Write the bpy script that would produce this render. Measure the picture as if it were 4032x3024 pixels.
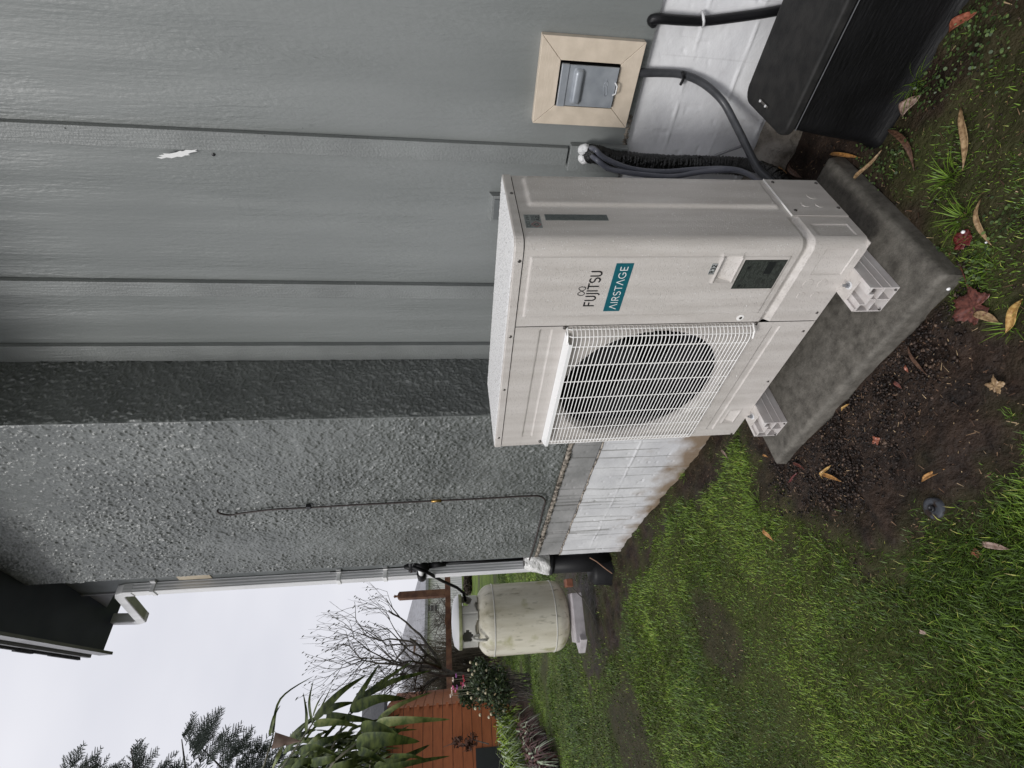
import bpy, math, random
import numpy as np
from mathutils import Matrix, Vector
random.seed(7); rng = np.random.default_rng(11)
S = bpy.context.scene
for o in list(bpy.data.objects): bpy.data.objects.remove(o)

# ------------------------------------------------------------------ camera
FPX = 2043.6315; W0, H0 = 4032, 3024          # focal length and size of the photograph in its own pixels
yaw, pit, rol = .8593, .1303, .0130
CAM = np.array([.7316, -1.1306, 1.1785])
def rotm(y, p, r):
    cy, sy, cp, sp, cr, sr = math.cos(y), math.sin(y), math.cos(p), math.sin(p), math.cos(r), math.sin(r)
    f = np.array([-sy*cp, cy*cp, -sp]); rt = np.array([cy, sy, 0.]); dn = np.cross(f, rt)
    return np.array([cr*rt+sr*dn, -sr*rt+cr*dn, f])
RM = rotm(yaw, pit, rol)
cd = bpy.data.cameras.new("Camera"); cam = bpy.data.objects.new("Camera", cd); S.collection.objects.link(cam)
cd.sensor_width = 36; cd.lens = 36*FPX/W0; cd.clip_start = .05; cd.clip_end = 3000
mw = Matrix.Identity(4)
for i in range(3):
    mw[i][0] = RM[1][i]; mw[i][1] = RM[0][i]; mw[i][2] = -RM[2][i]; mw[i][3] = CAM[i]
cam.matrix_world = mw; S.camera = cam
S.render.resolution_x, S.render.resolution_y = 1024, 768
# ------------------------------------------------------------------ world, sun, exposure
SUN_EL, SUN_AZ = math.radians(44), math.radians(179)
wd = bpy.data.worlds.new("World"); S.world = wd; wd.use_nodes = True
nt = wd.node_tree; nt.nodes.clear()
def N(t, typ, **k):
    n = t.nodes.new(typ)
    for a, b in k.items(): setattr(n, a, b)
    return n
wo = N(nt, 'ShaderNodeOutputWorld'); bg = N(nt, 'ShaderNodeBackground'); sky = N(nt, 'ShaderNodeTexSky')
sky.sky_type = 'NISHITA'; sky.sun_disc = False; sky.sun_elevation = SUN_EL; sky.sun_rotation = SUN_AZ
sky.air_density = 1.5; sky.dust_density = 4.0; sky.ozone_density = 1.0
hs = N(nt, 'ShaderNodeHueSaturation'); hs.inputs['Saturation'].default_value = .12
tc = N(nt, 'ShaderNodeTexCoord'); cn = N(nt, 'ShaderNodeTexNoise'); cn.inputs['Scale'].default_value = 1.6; cn.inputs['Detail'].default_value = 4
mpw = N(nt, 'ShaderNodeMapping'); mpw.inputs['Scale'].default_value = (1, 1, 2.2)
crw = N(nt, 'ShaderNodeValToRGB')
crw.color_ramp.elements[0].position = .3; crw.color_ramp.elements[0].color = (6.3, 6.4, 7.1, 1)
crw.color_ramp.elements[1].position = .7; crw.color_ramp.elements[1].color = (8.2, 8.2, 8.7, 1)
mxw = N(nt, 'ShaderNodeMix', data_type='RGBA'); mxw.inputs['Factor'].default_value = .88
L = nt.links.new
L(sky.outputs[0], hs.inputs['Color']); L(tc.outputs['Generated'], mpw.inputs[0]); L(mpw.outputs[0], cn.inputs['Vector'])
L(cn.outputs['Fac'], crw.inputs['Fac']); L(hs.outputs[0], mxw.inputs['A']); L(crw.outputs[0], mxw.inputs['B'])
L(mxw.outputs['Result'], bg.inputs['Color']); bg.inputs['Strength'].default_value = .1; L(bg.outputs[0], wo.inputs[0])
sd = bpy.data.lights.new("Sun", 'SUN'); sd.energy = 1.5; sd.angle = math.radians(14); sd.color = (1, .985, .965)
sun = bpy.data.objects.new("Sun", sd); S.collection.objects.link(sun)
sv = Vector((math.sin(SUN_AZ)*math.cos(SUN_EL), math.cos(SUN_AZ)*math.cos(SUN_EL), math.sin(SUN_EL)))
sun.rotation_euler = sv.to_track_quat('Z', 'Y').to_euler(); sun.location = (0, -5, 8)
S.view_settings.view_transform = 'Standard'; S.view_settings.look = 'None'; S.view_settings.gamma = 1; S.view_settings.exposure = .22
S.view_settings.use_curve_mapping = False
S.render.engine = 'CYCLES'; S.cycles.max_bounces = 6; S.cycles.diffuse_bounces = 3; S.cycles.transparent_max_bounces = 8

# ------------------------------------------------------------------ geometry helpers
def ray(x, y):
    return RM.T @ np.array([(H0-y-1512)/FPX, (x-2016)/FPX, 1.])
def onp(x, y, ax, v):            # where the line of sight of a photograph pixel meets the plane  axis = v
    d = ray(x, y); return CAM + d*((v-CAM[ax])/d[ax])
def PX(x, y, v): return onp(x, y, 0, v)
def PY(x, y, v): return onp(x, y, 1, v)
def PZ(x, y, v): return onp(x, y, 2, v)
def PD(x, y, d):
    k = ray(x, y); return CAM + k*(d/np.hypot(k[0], k[1]))
def h2(ix, iy, s):
    v = np.sin(ix*127.1+iy*311.7+s*74.7)*43758.5453
    return v-np.floor(v)
def vn(x, y, sc, seed=0):
    x = np.asarray(x, float)*sc; y = np.asarray(y, float)*sc
    ix, iy = np.floor(x), np.floor(y); fx, fy = x-ix, y-iy; fx = fx*fx*(3-2*fx); fy = fy*fy*(3-2*fy)
    return (h2(ix, iy, seed)*(1-fx)+h2(ix+1, iy, seed)*fx)*(1-fy)+(h2(ix, iy+1, seed)*(1-fx)+h2(ix+1, iy+1, seed)*fx)*fy
def ss(a, b, x):
    t = np.clip((np.asarray(x, float)-a)/(b-a), 0, 1); return t*t*(3-2*t)
OFF = {}
class MB:
    def __init__(s): s.v = []; s.f = []; s.u = []
    def add(s, vs, fs):
        k = len(s.v); s.v += [tuple(map(float, p)) for p in vs]; s.f += [tuple(i+k for i in f) for f in fs]; return s
    def box(s, a, b, M=None, bev=0):
        x0, y0, z0 = [min(a[i], b[i]) for i in range(3)]; x1, y1, z1 = [max(a[i], b[i]) for i in range(3)]
        vs = [(x0,y0,z0),(x1,y0,z0),(x1,y1,z0),(x0,y1,z0),(x0,y0,z1),(x1,y0,z1),(x1,y1,z1),(x0,y1,z1)]
        if M is not None: vs = [tuple(M @ Vector(p)) for p in vs]
        return s.add(vs, [(0,3,2,1),(4,5,6,7),(0,1,5,4),(1,2,6,5),(2,3,7,6),(3,0,4,7)])
    def quad(s, *p): return s.add(p, [tuple(range(len(p)))])
    def tube(s, pts, r, n=8, cap=True):
        pts = [Vector(p) for p in pts]; m = len(pts); rr = r if hasattr(r, '__len__') else [r]*m
        t0 = (pts[1]-pts[0]).normalized(); up = Vector((0,0,1)) if abs(t0.z) < .9 else Vector((1,0,0))
        u = t0.cross(up).normalized(); rings = []
        for i, p in enumerate(pts):
            t = ((pts[min(i+1,m-1)]-pts[max(i-1,0)])); t = t.normalized() if t.length > 1e-9 else t0
            u = (u-t*u.dot(t)); u = u.normalized() if u.length > 1e-6 else t.orthogonal().normalized()
            w = t.cross(u)
            rings.append([p+(u*math.cos(2*math.pi*k/n)+w*math.sin(2*math.pi*k/n))*rr[i] for k in range(n)])
        k0 = len(s.v); s.v += [tuple(q) for R in rings for q in R]
        for i in range(m-1):
            for k in range(n):
                a = k0+i*n+k; b = k0+i*n+(k+1) % n; s.f.append((a, b, b+n, a+n))
        if cap:
            s.f.append(tuple(k0+k for k in range(n))[::-1]); s.f.append(tuple(k0+(m-1)*n+k for k in range(n)))
        return s
    def lathe(s, prof, n=32, c=(0,0,0), M=None):
        k0 = len(s.v)
        for r, z in prof:
            for k in range(n):
                a = 2*math.pi*k/n; p = Vector((r*math.cos(a), r*math.sin(a), z))
                if M is not None: p = M @ p
                s.v.append((p.x+c[0], p.y+c[1], p.z+c[2]))
        for i in range(len(prof)-1):
            for k in range(n):
                a = k0+i*n+k; b = k0+i*n+(k+1) % n; s.f.append((a, b, b+n, a+n))
        return s
    def sheet(s, P):            # P: array (m,n,3)
        P = np.asarray(P, float); m, n = P.shape[:2]; k0 = len(s.v)
        s.v += [tuple(q) for q in P.reshape(-1, 3)]
        for i in range(m-1):
            for j in range(n-1):
                a = k0+i*n+j; s.f.append((a, a+1, a+1+n, a+n))
        return s
    def prism(s, poly, lo, hi, plane='xz'):   # extrude a 2-D outline
        def q(p, t): return {'xz': (p[0], t, p[1]), 'xy': (p[0], p[1], t), 'yz': (t, p[0], p[1])}[plane]
        n = len(poly); vs = [q(p, lo) for p in poly]+[q(p, hi) for p in poly]
        return s.add(vs, [tuple(range(n)), tuple(range(2*n-1, n-1, -1))]+[(i, (i+1) % n, (i+1) % n+n, i+n) for i in range(n)])
    def build(s, name, m, parent=None, smooth=False, base=None, bevel=0, auto=True):
        me = bpy.data.meshes.new(name)
        off = OFF.get(parent.name, (0,0,0)) if parent is not None else (base if base is not None else (0,0,0))
        V = np.array(s.v, float)-np.array(off, float)
        me.from_pydata([tuple(p) for p in V], [], s.f); me.update()
        o = bpy.data.objects.new(name, me); S.collection.objects.link(o); me.materials.append(m)
        if parent is not None: o.parent = parent; OFF[o.name] = off
        elif base is not None: o.location = base; OFF[o.name] = off
        import bmesh
        b = bmesh.new(); b.from_mesh(me); bmesh.ops.recalc_face_normals(b, faces=b.faces[:]) if auto else None; b.to_mesh(me); b.free()
        if smooth: me.polygons.foreach_set('use_smooth', [True]*len(me.polygons))
        if bevel:
            mo = o.modifiers.new('bevel', 'BEVEL'); mo.width = bevel; mo.segments = 2; mo.limit_method = 'ANGLE'; mo.angle_limit = .6
        return o
def tag(o, label=None, cat=None, group=None, kind=None):
    if label: o['label'] = label
    if cat: o['category'] = cat
    if group: o['group'] = group
    if kind: o['kind'] = kind
    return o
def thing(name, label, cat, loc, group=None, R=None):
    o = bpy.data.objects.new(name, None); S.collection.objects.link(o); o.empty_display_size = .1
    if R is None: o.location = loc; OFF[o.name] = tuple(map(float, loc))
    else:
        M4 = R.to_4x4(); M4.translation = Vector(loc); o.matrix_world = M4; OFF[o.name] = (0,0,0)
    return tag(o, label, cat, group)

# ------------------------------------------------------------------ materials
def M(name, c1, c2=None, nsc=6, rough=.6, bumps=(), metal=0, spec=.5, stretch=(1,1,1), lo=.35, hi=.65, attr=None, detail=5, coat=0, rvar=0):
    """c1/c2 mixed by a noise; bumps = [(kind, scale, strength, distance, stretch)]"""
    m = bpy.data.materials.new(name); m.use_nodes = True; t = m.node_tree; p = t.nodes['Principled BSDF']; l = t.links.new
    p.inputs['Roughness'].default_value = rough; p.inputs['Metallic'].default_value = metal
    p.inputs['Specular IOR Level'].default_value = spec; p.inputs['Coat Weight'].default_value = coat; p.inputs['Coat Roughness'].default_value = .15
    tc = N(t, 'ShaderNodeTexCoord')
    def mp(st):
        q = N(t, 'ShaderNodeMapping'); q.inputs['Scale'].default_value = st; l(tc.outputs['Object'], q.inputs[0]); return q
    if c2 is None: p.inputs['Base Color'].default_value = (*c1, 1); col = None
    else:
        n = N(t, 'ShaderNodeTexNoise'); n.inputs['Scale'].default_value = nsc; n.inputs['Detail'].default_value = detail
        l(mp(stretch).outputs[0], n.inputs['Vector'])
        r = N(t, 'ShaderNodeValToRGB'); r.color_ramp.elements[0].position = lo; r.color_ramp.elements[1].position = hi
        r.color_ramp.elements[0].color = (*c1, 1); r.color_ramp.elements[1].color = (*c2, 1)
        l(n.outputs['Fac'], r.inputs[0]); l(r.outputs[0], p.inputs['Base Color'])
        if rvar:
            mr = N(t, 'ShaderNodeMapRange'); mr.inputs['To Min'].default_value = rough-rvar; mr.inputs['To Max'].default_value = rough+rvar
            l(n.outputs['Fac'], mr.inputs[0]); l(mr.outputs[0], p.inputs['Roughness'])
    prev = None
    for kind, sc, st, di, stt in bumps:
        if kind == 'noise':
            n = N(t, 'ShaderNodeTexNoise'); n.inputs['Scale'].default_value = sc; n.inputs['Detail'].default_value = 6; out = n.outputs['Fac']
        elif kind == 'vor':
            n = N(t, 'ShaderNodeTexVoronoi'); n.inputs['Scale'].default_value = sc; n.feature = 'SMOOTH_F1'; out = n.outputs['Distance']
        elif kind == 'drop':
            n = N(t, 'ShaderNodeTexVoronoi'); n.inputs['Scale'].default_value = sc; n.inputs['Randomness'].default_value = 1
            rr = N(t, 'ShaderNodeMapRange'); rr.inputs['From Min'].default_value = .12; rr.inputs['From Max'].default_value = .32
            rr.inputs['To Min'].default_value = 1; rr.inputs['To Max'].default_value = 0; l(n.outputs['Distance'], rr.inputs[0]); out = rr.outputs[0]
        elif kind == 'wave':
            n = N(t, 'ShaderNodeTexWave'); n.inputs['Scale'].default_value = sc; n.inputs['Distortion'].default_value = 6
            n.inputs['Detail'].default_value = 3; n.inputs['Detail Scale'].default_value = 1.5; out = n.outputs['Fac']
        l(mp(stt).outputs[0], n.inputs['Vector'])
        b = N(t, 'ShaderNodeBump'); b.inputs['Strength'].default_value = st; b.inputs['Distance'].default_value = di
        l(out, b.inputs['Height'])
        if prev: l(prev.outputs[0], b.inputs['Normal'])
        prev = b
    if prev: l(prev.outputs[0], p.inputs['Normal'])
    return m
def add_attr_mix(m, attr, c):     # blend another colour in by a mesh attribute (0..1)
    t = m.node_tree; p = t.nodes['Principled BSDF']; a = N(t, 'ShaderNodeAttribute'); a.attribute_name = attr
    mx = N(t, 'ShaderNodeMix', data_type='RGBA'); src = p.inputs['Base Color'].links[0].from_socket
    t.links.new(a.outputs['Fac'], mx.inputs['Factor']); t.links.new(src, mx.inputs['A']); mx.inputs['B'].default_value = (*c, 1)
    t.links.new(mx.outputs['Result'], p.inputs['Base Color'])

m_siding = M('siding_paint', (.185,.198,.192), (.245,.258,.252), 3, .4, [('noise', 16, .4, .005, (5,5,.5)), ('wave', 2.6, .2, .005, (1,1,.08)), ('noise', 110, .5, .003, (1,1,.4))], stretch=(1,1,.2))
t_ = m_siding.node_tree; k_ = N(t_, 'ShaderNodeTexCoord'); q_ = N(t_, 'ShaderNodeMapping'); q_.inputs['Scale'].default_value = (1, 1, .35); n_ = N(t_, 'ShaderNodeTexNoise'); n_.inputs['Scale'].default_value = 5; n_.inputs['Detail'].default_value = 3
r_ = N(t_, 'ShaderNodeMapRange'); r_.inputs['From Min'].default_value = .40; r_.inputs['From Max'].default_value = .68; r_.inputs['To Min'].default_value = .3; r_.inputs['To Max'].default_value = 1.
t_.links.new(k_.outputs['Object'], q_.inputs[0]); t_.links.new(q_.outputs[0], n_.inputs['Vector']); t_.links.new(n_.outputs['Fac'], r_.inputs[0])
for b_ in [b_ for b_ in t_.nodes if b_.type == 'BUMP']: t_.links.new(r_.outputs[0], b_.inputs['Strength']); b_.inputs['Distance'].default_value *= .95
m_batten = M('batten_paint', (.19,.20,.195), (.24,.252,.246), 4, .42, [('noise', 30, .6, .006, (4,4,.3)), ('noise', 120, .7, .003, (1,1,1))])
m_stucco = M('stucco_paint', (.108,.116,.110), (.162,.172,.164), 3.5, .33, [('noise', 60, .5, .008, (1,1,1)), ('noise', 160, .4, .003, (1,1,1))], spec=.6)
m_trimgrey = M('corner_paint', (.12,.13,.13), (.16,.17,.17), 6, .5)
m_cream = M('bare_patch', (.42,.36,.27), (.5,.44,.34), 12, .7)
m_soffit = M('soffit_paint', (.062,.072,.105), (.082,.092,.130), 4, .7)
m_fascia = M('fascia_paint', (.22,.22,.23), (.28,.28,.29), 8, .6)
m_shingle = M('shingles', (.03,.032,.035), (.07,.07,.075), 30, .9, [('noise', 60, .8, .01, (1,1,1))])
m_whitem = M('downspout_metal', (.60,.60,.605), (.74,.74,.74), 5, .4, [('wave', 18, .0, .001, (1,1,1))], stretch=(3,3,.3))
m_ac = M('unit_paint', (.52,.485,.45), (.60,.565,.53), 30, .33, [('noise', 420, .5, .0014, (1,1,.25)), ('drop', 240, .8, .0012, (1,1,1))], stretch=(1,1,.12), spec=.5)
m_actop = M('wet_lid_glare', (.88,.87,.86), (.93,.92,.91), 60, .34, [('drop', 110, 1, .003, (1,.55,1)), ('noise', 300, .3, .001, (1,1,1))], spec=.35, rvar=.06)  # cabinet paint whitened so the colour carries the sky glare on the lid
m_wire = M('white_wire', (.90,.885,.86), None, rough=.35)
m_black = M('black_inside', (.003,.003,.003), None, rough=.9, spec=.05)
m_fan = M('fan_plastic', (.007,.007,.008), (.011,.011,.012), 20, .5, spec=.2)
m_screw = M('screw_steel', (.16,.15,.14), None, rough=.3, metal=.9)
m_ink = M('black_ink', (.008,.008,.01), None, rough=.4)
m_teal = M('teal_sticker', (.006,.10,.13), (.008,.115,.145), 80, .35)
m_white = M('white_paint', (.8,.8,.79), None, rough=.4)
m_pale = M('pale_sticker', (.42,.44,.43), (.48,.5,.49), 60, .4)
m_pale2 = M('grey_sticker', (.17,.19,.185), (.24,.26,.25), 90, .4)
m_greyink = M('grey_ink', (.04,.055,.053), None, rough=.5)
m_dklabel = M('dark_label', (.026,.030,.026), (.036,.040,.036), 60, .35)
m_dkink = M('label_ink', (.014,.016,.016), None, rough=.4)
m_ltink = M('label_print', (.065,.075,.065), None, rough=.5)
m_redink = M('red_ink', (.30,.04,.05), None, rough=.4)
m_pvc = M('white_plastic', (.56,.52,.50), (.66,.63,.61), 30, .4, [('noise', 90, .15, .001, (1,1,1))], spec=.5)
m_pad = M('wet_concrete', (.055,.050,.042), (.200,.186,.160), 22, .6, [('noise', 60, .6, .004, (1,1,1)), ('noise', 260, .9, .0025, (1,1,1))], lo=.34, hi=.70, rvar=.1, spec=.3, detail=12)
for n_ in m_pad.node_tree.nodes:
    if n_.type == 'TEX_NOISE': n_.inputs['Roughness'].default_value = .78
m_binlid = M('black_lid', (.012,.012,.012), (.026,.025,.024), 24, .6, [('noise', 150, .35, .002, (1,1,1))], spec=.25)
m_bin = M('black_body', (.002,.002,.0022), (.005,.005,.0055), 10, .5, [('noise', 30, .5, .004, (1,1,4))], spec=.22)
m_fdn = M('painted_block', (.52,.515,.52), (.66,.655,.66), 5, .55, [('noise', 60, .35, .003, (1,1,1)), ('vor', 24, .25, .004, (1,1,1))])
m_rough = M('rough_footing', (.13,.11,.085), (.36,.33,.29), 11, .85, [('noise', 22, 1, .03, (1,1,1)), ('noise', 90, .8, .01, (1,1,1))])
m_mortar = M('mortar_ridge', (.62,.62,.62), (.74,.73,.73), 30, .7, [('noise', 90, .6, .004, (1,1,1))])
m_lip = M('ragged_lip', (.05,.04,.03), (.42,.37,.31), 40, .85, [('noise', 70, 1, .01, (1,1,1))])
m_frame = M('beige_trim', (.62,.53,.42), (.71,.61,.49), 25, .55, [('noise', 200, .3, .002, (1,1,.2))])
m_frameh = M('beige_trim_level', (.62,.53,.42), (.70,.60,.485), 25, .55, [('noise', 200, .3, .002, (.2,1,1))])
m_box = M('grey_metal_cover', (.30,.325,.355), (.40,.425,.455), 20, .38, [('noise', 60, .12, .002, (1,1,1))], metal=.25)
m_cable = M('black_cable', (.007,.007,.008), None, rough=.4, spec=.35, bumps=[('wave', 90, .3, .001, (1,1,1))])
m_conduit = M('grey_conduit', (.055,.057,.062), (.075,.077,.083), 30, .38)
m_linegrey = M('slate_hose', (.11,.115,.14), (.15,.155,.18), 15, .28)
m_lineset = M('black_wrap', (.005,.005,.005), (.012,.012,.012), 20, .22, [('noise', 55, 1, .012, (1,1,1))])
m_foam = M('white_foam', (.78,.78,.78), None, rough=.6, bumps=[('noise', 80, .8, .006, (1,1,1))])
m_brown = M('brown_cable', (.035,.025,.022), None, rough=.5)
m_brass = M('brass', (.35,.22,.07), None, rough=.35, metal=.9)
m_tank = M('tank_paint', (.45,.41,.29), (.70,.665,.55), 9, .5, [('noise', 160, .1, .001, (1,1,1))], stretch=(1,1,.16), lo=.3, hi=.6, detail=9)
t_ = m_tank.node_tree; p_ = t_.nodes['Principled BSDF']; c_ = p_.inputs['Base Color'].links[0].from_socket
for sc_, st_, lo_, hi_, col_, am_ in ((26, (1,1,.3), .58, .74, (.17,.155,.09), .8), (5, (1,1,1), .56, .68, (.34,.33,.14), .8), (70, (1,1,.5), .64, .74, (.10,.095,.07), .35)):
    n_ = N(t_, 'ShaderNodeTexNoise'); n_.inputs['Scale'].default_value = sc_; n_.inputs['Detail'].default_value = 7; q_ = N(t_, 'ShaderNodeMapping'); q_.inputs['Scale'].default_value = st_; k_ = N(t_, 'ShaderNodeTexCoord')
    t_.links.new(k_.outputs['Object'], q_.inputs[0]); t_.links.new(q_.outputs[0], n_.inputs['Vector']); r_ = N(t_, 'ShaderNodeMapRange'); r_.inputs['From Min'].default_value = lo_; r_.inputs['From Max'].default_value = hi_; r_.inputs['To Max'].default_value = am_
    t_.links.new(n_.outputs['Fac'], r_.inputs[0]); x_ = N(t_, 'ShaderNodeMix', data_type='RGBA'); t_.links.new(r_.outputs[0], x_.inputs['Factor']); t_.links.new(c_, x_.inputs['A']); x_.inputs['B'].default_value = (*col_, 1); c_ = x_.outputs['Result']
t_.links.new(c_, p_.inputs['Base Color'])
m_tankw = M('tank_collar_paint', (.46,.45,.40), (.58,.57,.52), 6, .5)
m_lichen = M('lichen', (.22,.25,.08), (.40,.40,.26), 14, .8)
m_block = M('pinkish_block', (.40,.37,.38), (.52,.49,.50), 12, .8, [('noise', 60, .5, .004, (1,1,1))])
m_brick = M('old_brick', (.20,.075,.04), (.30,.12,.07), 25, .85, [('noise', 60, .5, .004, (1,1,1))])
m_orange = M('orange_boards', (.26,.074,.020), (.32,.094,.027), 5, .65, stretch=(1,1,4))
m_rust = M('rust_steel', (.085,.035,.02), (.17,.085,.045), 6, .8, [('noise', 60, .4, .004, (1,1,1))])
m_farwall = M('far_wall', (.86,.84,.83), (.92,.90,.89), 2, .7)
m_farroof = M('far_roof', (.24,.24,.25), (.31,.31,.33), 3, .8)
m_glass = M('dark_glass', (.02,.022,.025), None, rough=.15)
m_bark = M('bark', (.04,.035,.03), (.10,.088,.075), 14, .9)
m_plastic = M('clear_bag', (.80,.79,.77), None, rough=.15, spec=.8, bumps=[('noise', 18, 1, .03, (1,1,1)), ('noise', 50, .6, .008, (1,1,1))])
m_hose = M('hose_black', (.004,.004,.0045), None, rough=.5, spec=.25)
m_bluecap = M('grey_blue_plastic', (.026,.018,.014), (.055,.060,.070), 45, .5, spec=.25, lo=.42, hi=.56)
m_pebble = M('white_pebble', (.85,.85,.85), None, rough=.3)
def leafmat(name, c1, c2, rough=.45, nsc=30): 
    m = M(name, c1, c2, nsc, rough, [('noise', 120, .3, .001, (1,1,1))]); return m

# ------------------------------------------------------------------ ground
YW, YC, YL, GZ = .80, .40, .54, -.155
def gz(x, y):
    x = np.asarray(x, float); y = np.asarray(y, float)
    sx = np.where(x < -1.5, np.exp(-((x+1.5)/.95)**2), np.exp(-((x+1.5)/.42)**2))
    z = GZ - .13*sx*ss(-.05, .42, y)
    z = z - .02*ss(-3.5, -5, x)
    z = z+.012*(vn(x, y, .7, 3)-.5)*ss(.9, 2.2, np.hypot(x+.45, y-.14))
    return z
def G(px, py, dz=0):
    p = PZ(px, py, GZ)
    for _ in range(3): p = PZ(px, py, float(gz(p[0], p[1]))+dz)
    return p
def poly_in(x, y, P):
    x = np.asarray(x, float); y = np.asarray(y, float); inside = np.zeros(x.shape, bool); d = np.full(x.shape, 1e9); n = len(P)
    for i in range(n):
        ax, ay = P[i]; bx, by = P[(i+1) % n]
        c = ((ay > y) != (by > y)) & (x < (bx-ax)*(y-ay)/((by-ay)+1e-12)+ax); inside ^= c
        t = np.clip(((x-ax)*(bx-ax)+(y-ay)*(by-ay))/((bx-ax)**2+(by-ay)**2+1e-12), 0, 1)
        d = np.minimum(d, np.hypot(x-ax-t*(bx-ax), y-ay-t*(by-ay)))
    return np.where(inside, d, -d)
DIRT = [tuple(PZ(*q, GZ)[:2]) for q in [(2990,1760),(3030,1930),(3130,2040),(3300,2080),(3440,2200),(3600,2190),(3660,2050),(3740,1960),(3780,1800),(3900,1690),(4032,1560),(4032,1330),(3880,1230),(3760,1040),(3600,860),(3420,690),(3380,610)]]+[(.10,.40),(.15,.9),(-1.25,.9),(-1.25,.5)]
SPARSE = [tuple(PZ(*q, GZ)[:2]) for q in [(3400,610),(3800,1050),(4032,1560),(4300,1560),(4300,-400),(3700,-400)]]
BEDX = [-26, -15.6, -15.2, -10.4, -9.3, -8.0, -7.1, -5.0, -3.0, 0]; BEDY = [-9, -9, 2.6, 1.08, .47, -.13, -.62, -1.9, -3.4, -9]
def dirt(x, y):
    x = np.asarray(x, float); y = np.asarray(y, float)
    nz = (vn(x, y, 7, 1)-.5)*.20+(vn(x, y, 22, 2)-.5)*.12
    a = ss(-.16, .08, poly_in(x, y, DIRT)+nz)
    b = .84*ss(-.08, .10, poly_in(x, y, SPARSE)+nz)*(.55+.9*vn(x, y, 5, 5))
    c = ss(-.10, .05, y-np.interp(x, [-5.2, -4.9, -3.3, -2.4, -1.3], [1.2, -.15, -.02, .20, .16])+nz*1.3)*ss(-6, -5.2, x)*(.35+.8*vn(x, y, 9, 8))
    e = ss(-.05, .05, np.interp(x, BEDX, BEDY)-y+nz)
    w = ss(.68, .84, vn(x+.3*y, y, 1.9, 14))*.62
    return np.clip(np.maximum.reduce([a, b, np.clip(c, 0, 1), e, w]), 0, 1)
def axis(lo, hi, n0, n1, step, grow=1.13, lim=900):
    a = list(np.arange(n0, n1, step)); d = step
    while a[-1] < hi: d = min(d*grow, lim); a.append(a[-1]+d)
    d = step
    while a[0] > lo: d = min(d*grow, lim); a.insert(0, a[0]-d)
    return np.array(a)
gx = axis(-420, 300, -3.6, 1.1, .022, 1.07); gy = axis(-300, 420, -1.5, .9, .022, 1.08)
GX, GY = np.meshgrid(gx, gy, indexing='ij'); GZZ = gz(GX, GY); DM = dirt(GX, GY)
near = ss(7, 4, np.hypot(GX, GY))
rough_ = (vn(GX, GY, 24, 21)-.5)*.020+(vn(GX, GY, 11, 22)-.5)*.022+(vn(GX, GY, 45, 23)-.5)*.014
GZZ = GZZ+rough_*near*(.25+.75*DM)
padmask = ss(.75, .55, np.hypot((GX+.45)/1.0, (GY-.14)/.75)); GZZ = np.where(padmask > 0, np.minimum(GZZ, GZ+.004), GZZ)
me = bpy.data.meshes.new('ground'); nx, ny = GX.shape
V = np.stack([GX, GY, GZZ], -1).reshape(-1, 3); idx = np.arange(nx*ny).reshape(nx, ny)
F = np.stack([idx[:-1,:-1], idx[1:,:-1], idx[1:,1:], idx[:-1,1:]], -1).reshape(-1, 4)
me.vertices.add(len(V)); me.vertices.foreach_set('co', V.ravel()); me.loops.add(F.size); me.loops.foreach_set('vertex_index', F.ravel())
me.polygons.add(len(F)); me.polygons.foreach_set('loop_start', np.arange(0, F.size, 4)); me.polygons.foreach_set('use_smooth', np.ones(len(F), bool)); me.update(calc_edges=True)
at_ = me.attributes.new('soil', 'FLOAT', 'POINT'); at_.data.foreach_set('value', DM.ravel().astype(np.float32))
gr = bpy.data.objects.new('ground', me); S.collection.objects.link(gr); tag(gr, kind='structure')
m_ground = M('lawn_ground', (.060,.092,.016), (.115,.165,.024), 1.3, .8, spec=.2, bumps=[('noise', 60, .6, .02, (1,1,1)), ('noise', 160, .5, .006, (1,1,1))], detail=8)
t = m_ground.node_tree; p = t.nodes['Principled BSDF']
soiln = N(t, 'ShaderNodeTexNoise'); soiln.inputs['Scale'].default_value = 14; soiln.inputs['Detail'].default_value = 8; soiln.inputs['Roughness'].default_value = .7
tcg = N(t, 'ShaderNodeTexCoord'); t.links.new(tcg.outputs['Object'], soiln.inputs['Vector'])
srp = N(t, 'ShaderNodeValToRGB'); srp.color_ramp.elements[0].position = .33; srp.color_ramp.elements[0].color = (.008,.0055,.0045, 1)
srp.color_ramp.elements[1].position = .72; srp.color_ramp.elements[1].color = (.052,.033,.023, 1); t.links.new(soiln.outputs['Fac'], srp.inputs[0])
# short turf near the camera sits on dark thatch
geo = N(t, 'ShaderNodeNewGeometry'); ln = N(t, 'ShaderNodeVectorMath', operation='LENGTH'); t.links.new(tcg.outputs['Object'], ln.inputs[0])
mr = N(t, 'ShaderNodeMapRange'); mr.inputs['From Min'].default_value = 5; mr.inputs['From Max'].default_value = 13; t.links.new(ln.outputs['Value'], mr.inputs[0])
thm = N(t, 'ShaderNodeMix', data_type='RGBA'); thm.inputs['A'].default_value = (.048,.056,.015, 1)
src = p.inputs['Base Color'].links[0].from_socket; t.links.new(mr.outputs[0], thm.inputs['Factor']); t.links.new(src, thm.inputs['B'])
sa = N(t, 'ShaderNodeAttribute'); sa.attribute_name = 'soil'; sm = N(t, 'ShaderNodeMix', data_type='RGBA')
t.links.new(sa.outputs['Fac'], sm.inputs['Factor']); t.links.new(thm.outputs['Result'], sm.inputs['A']); t.links.new(srp.outputs[0], sm.inputs['B']); t.links.new(sm.outputs['Result'], p.inputs['Base Color'])
me.materials.append(m_ground)
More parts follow.
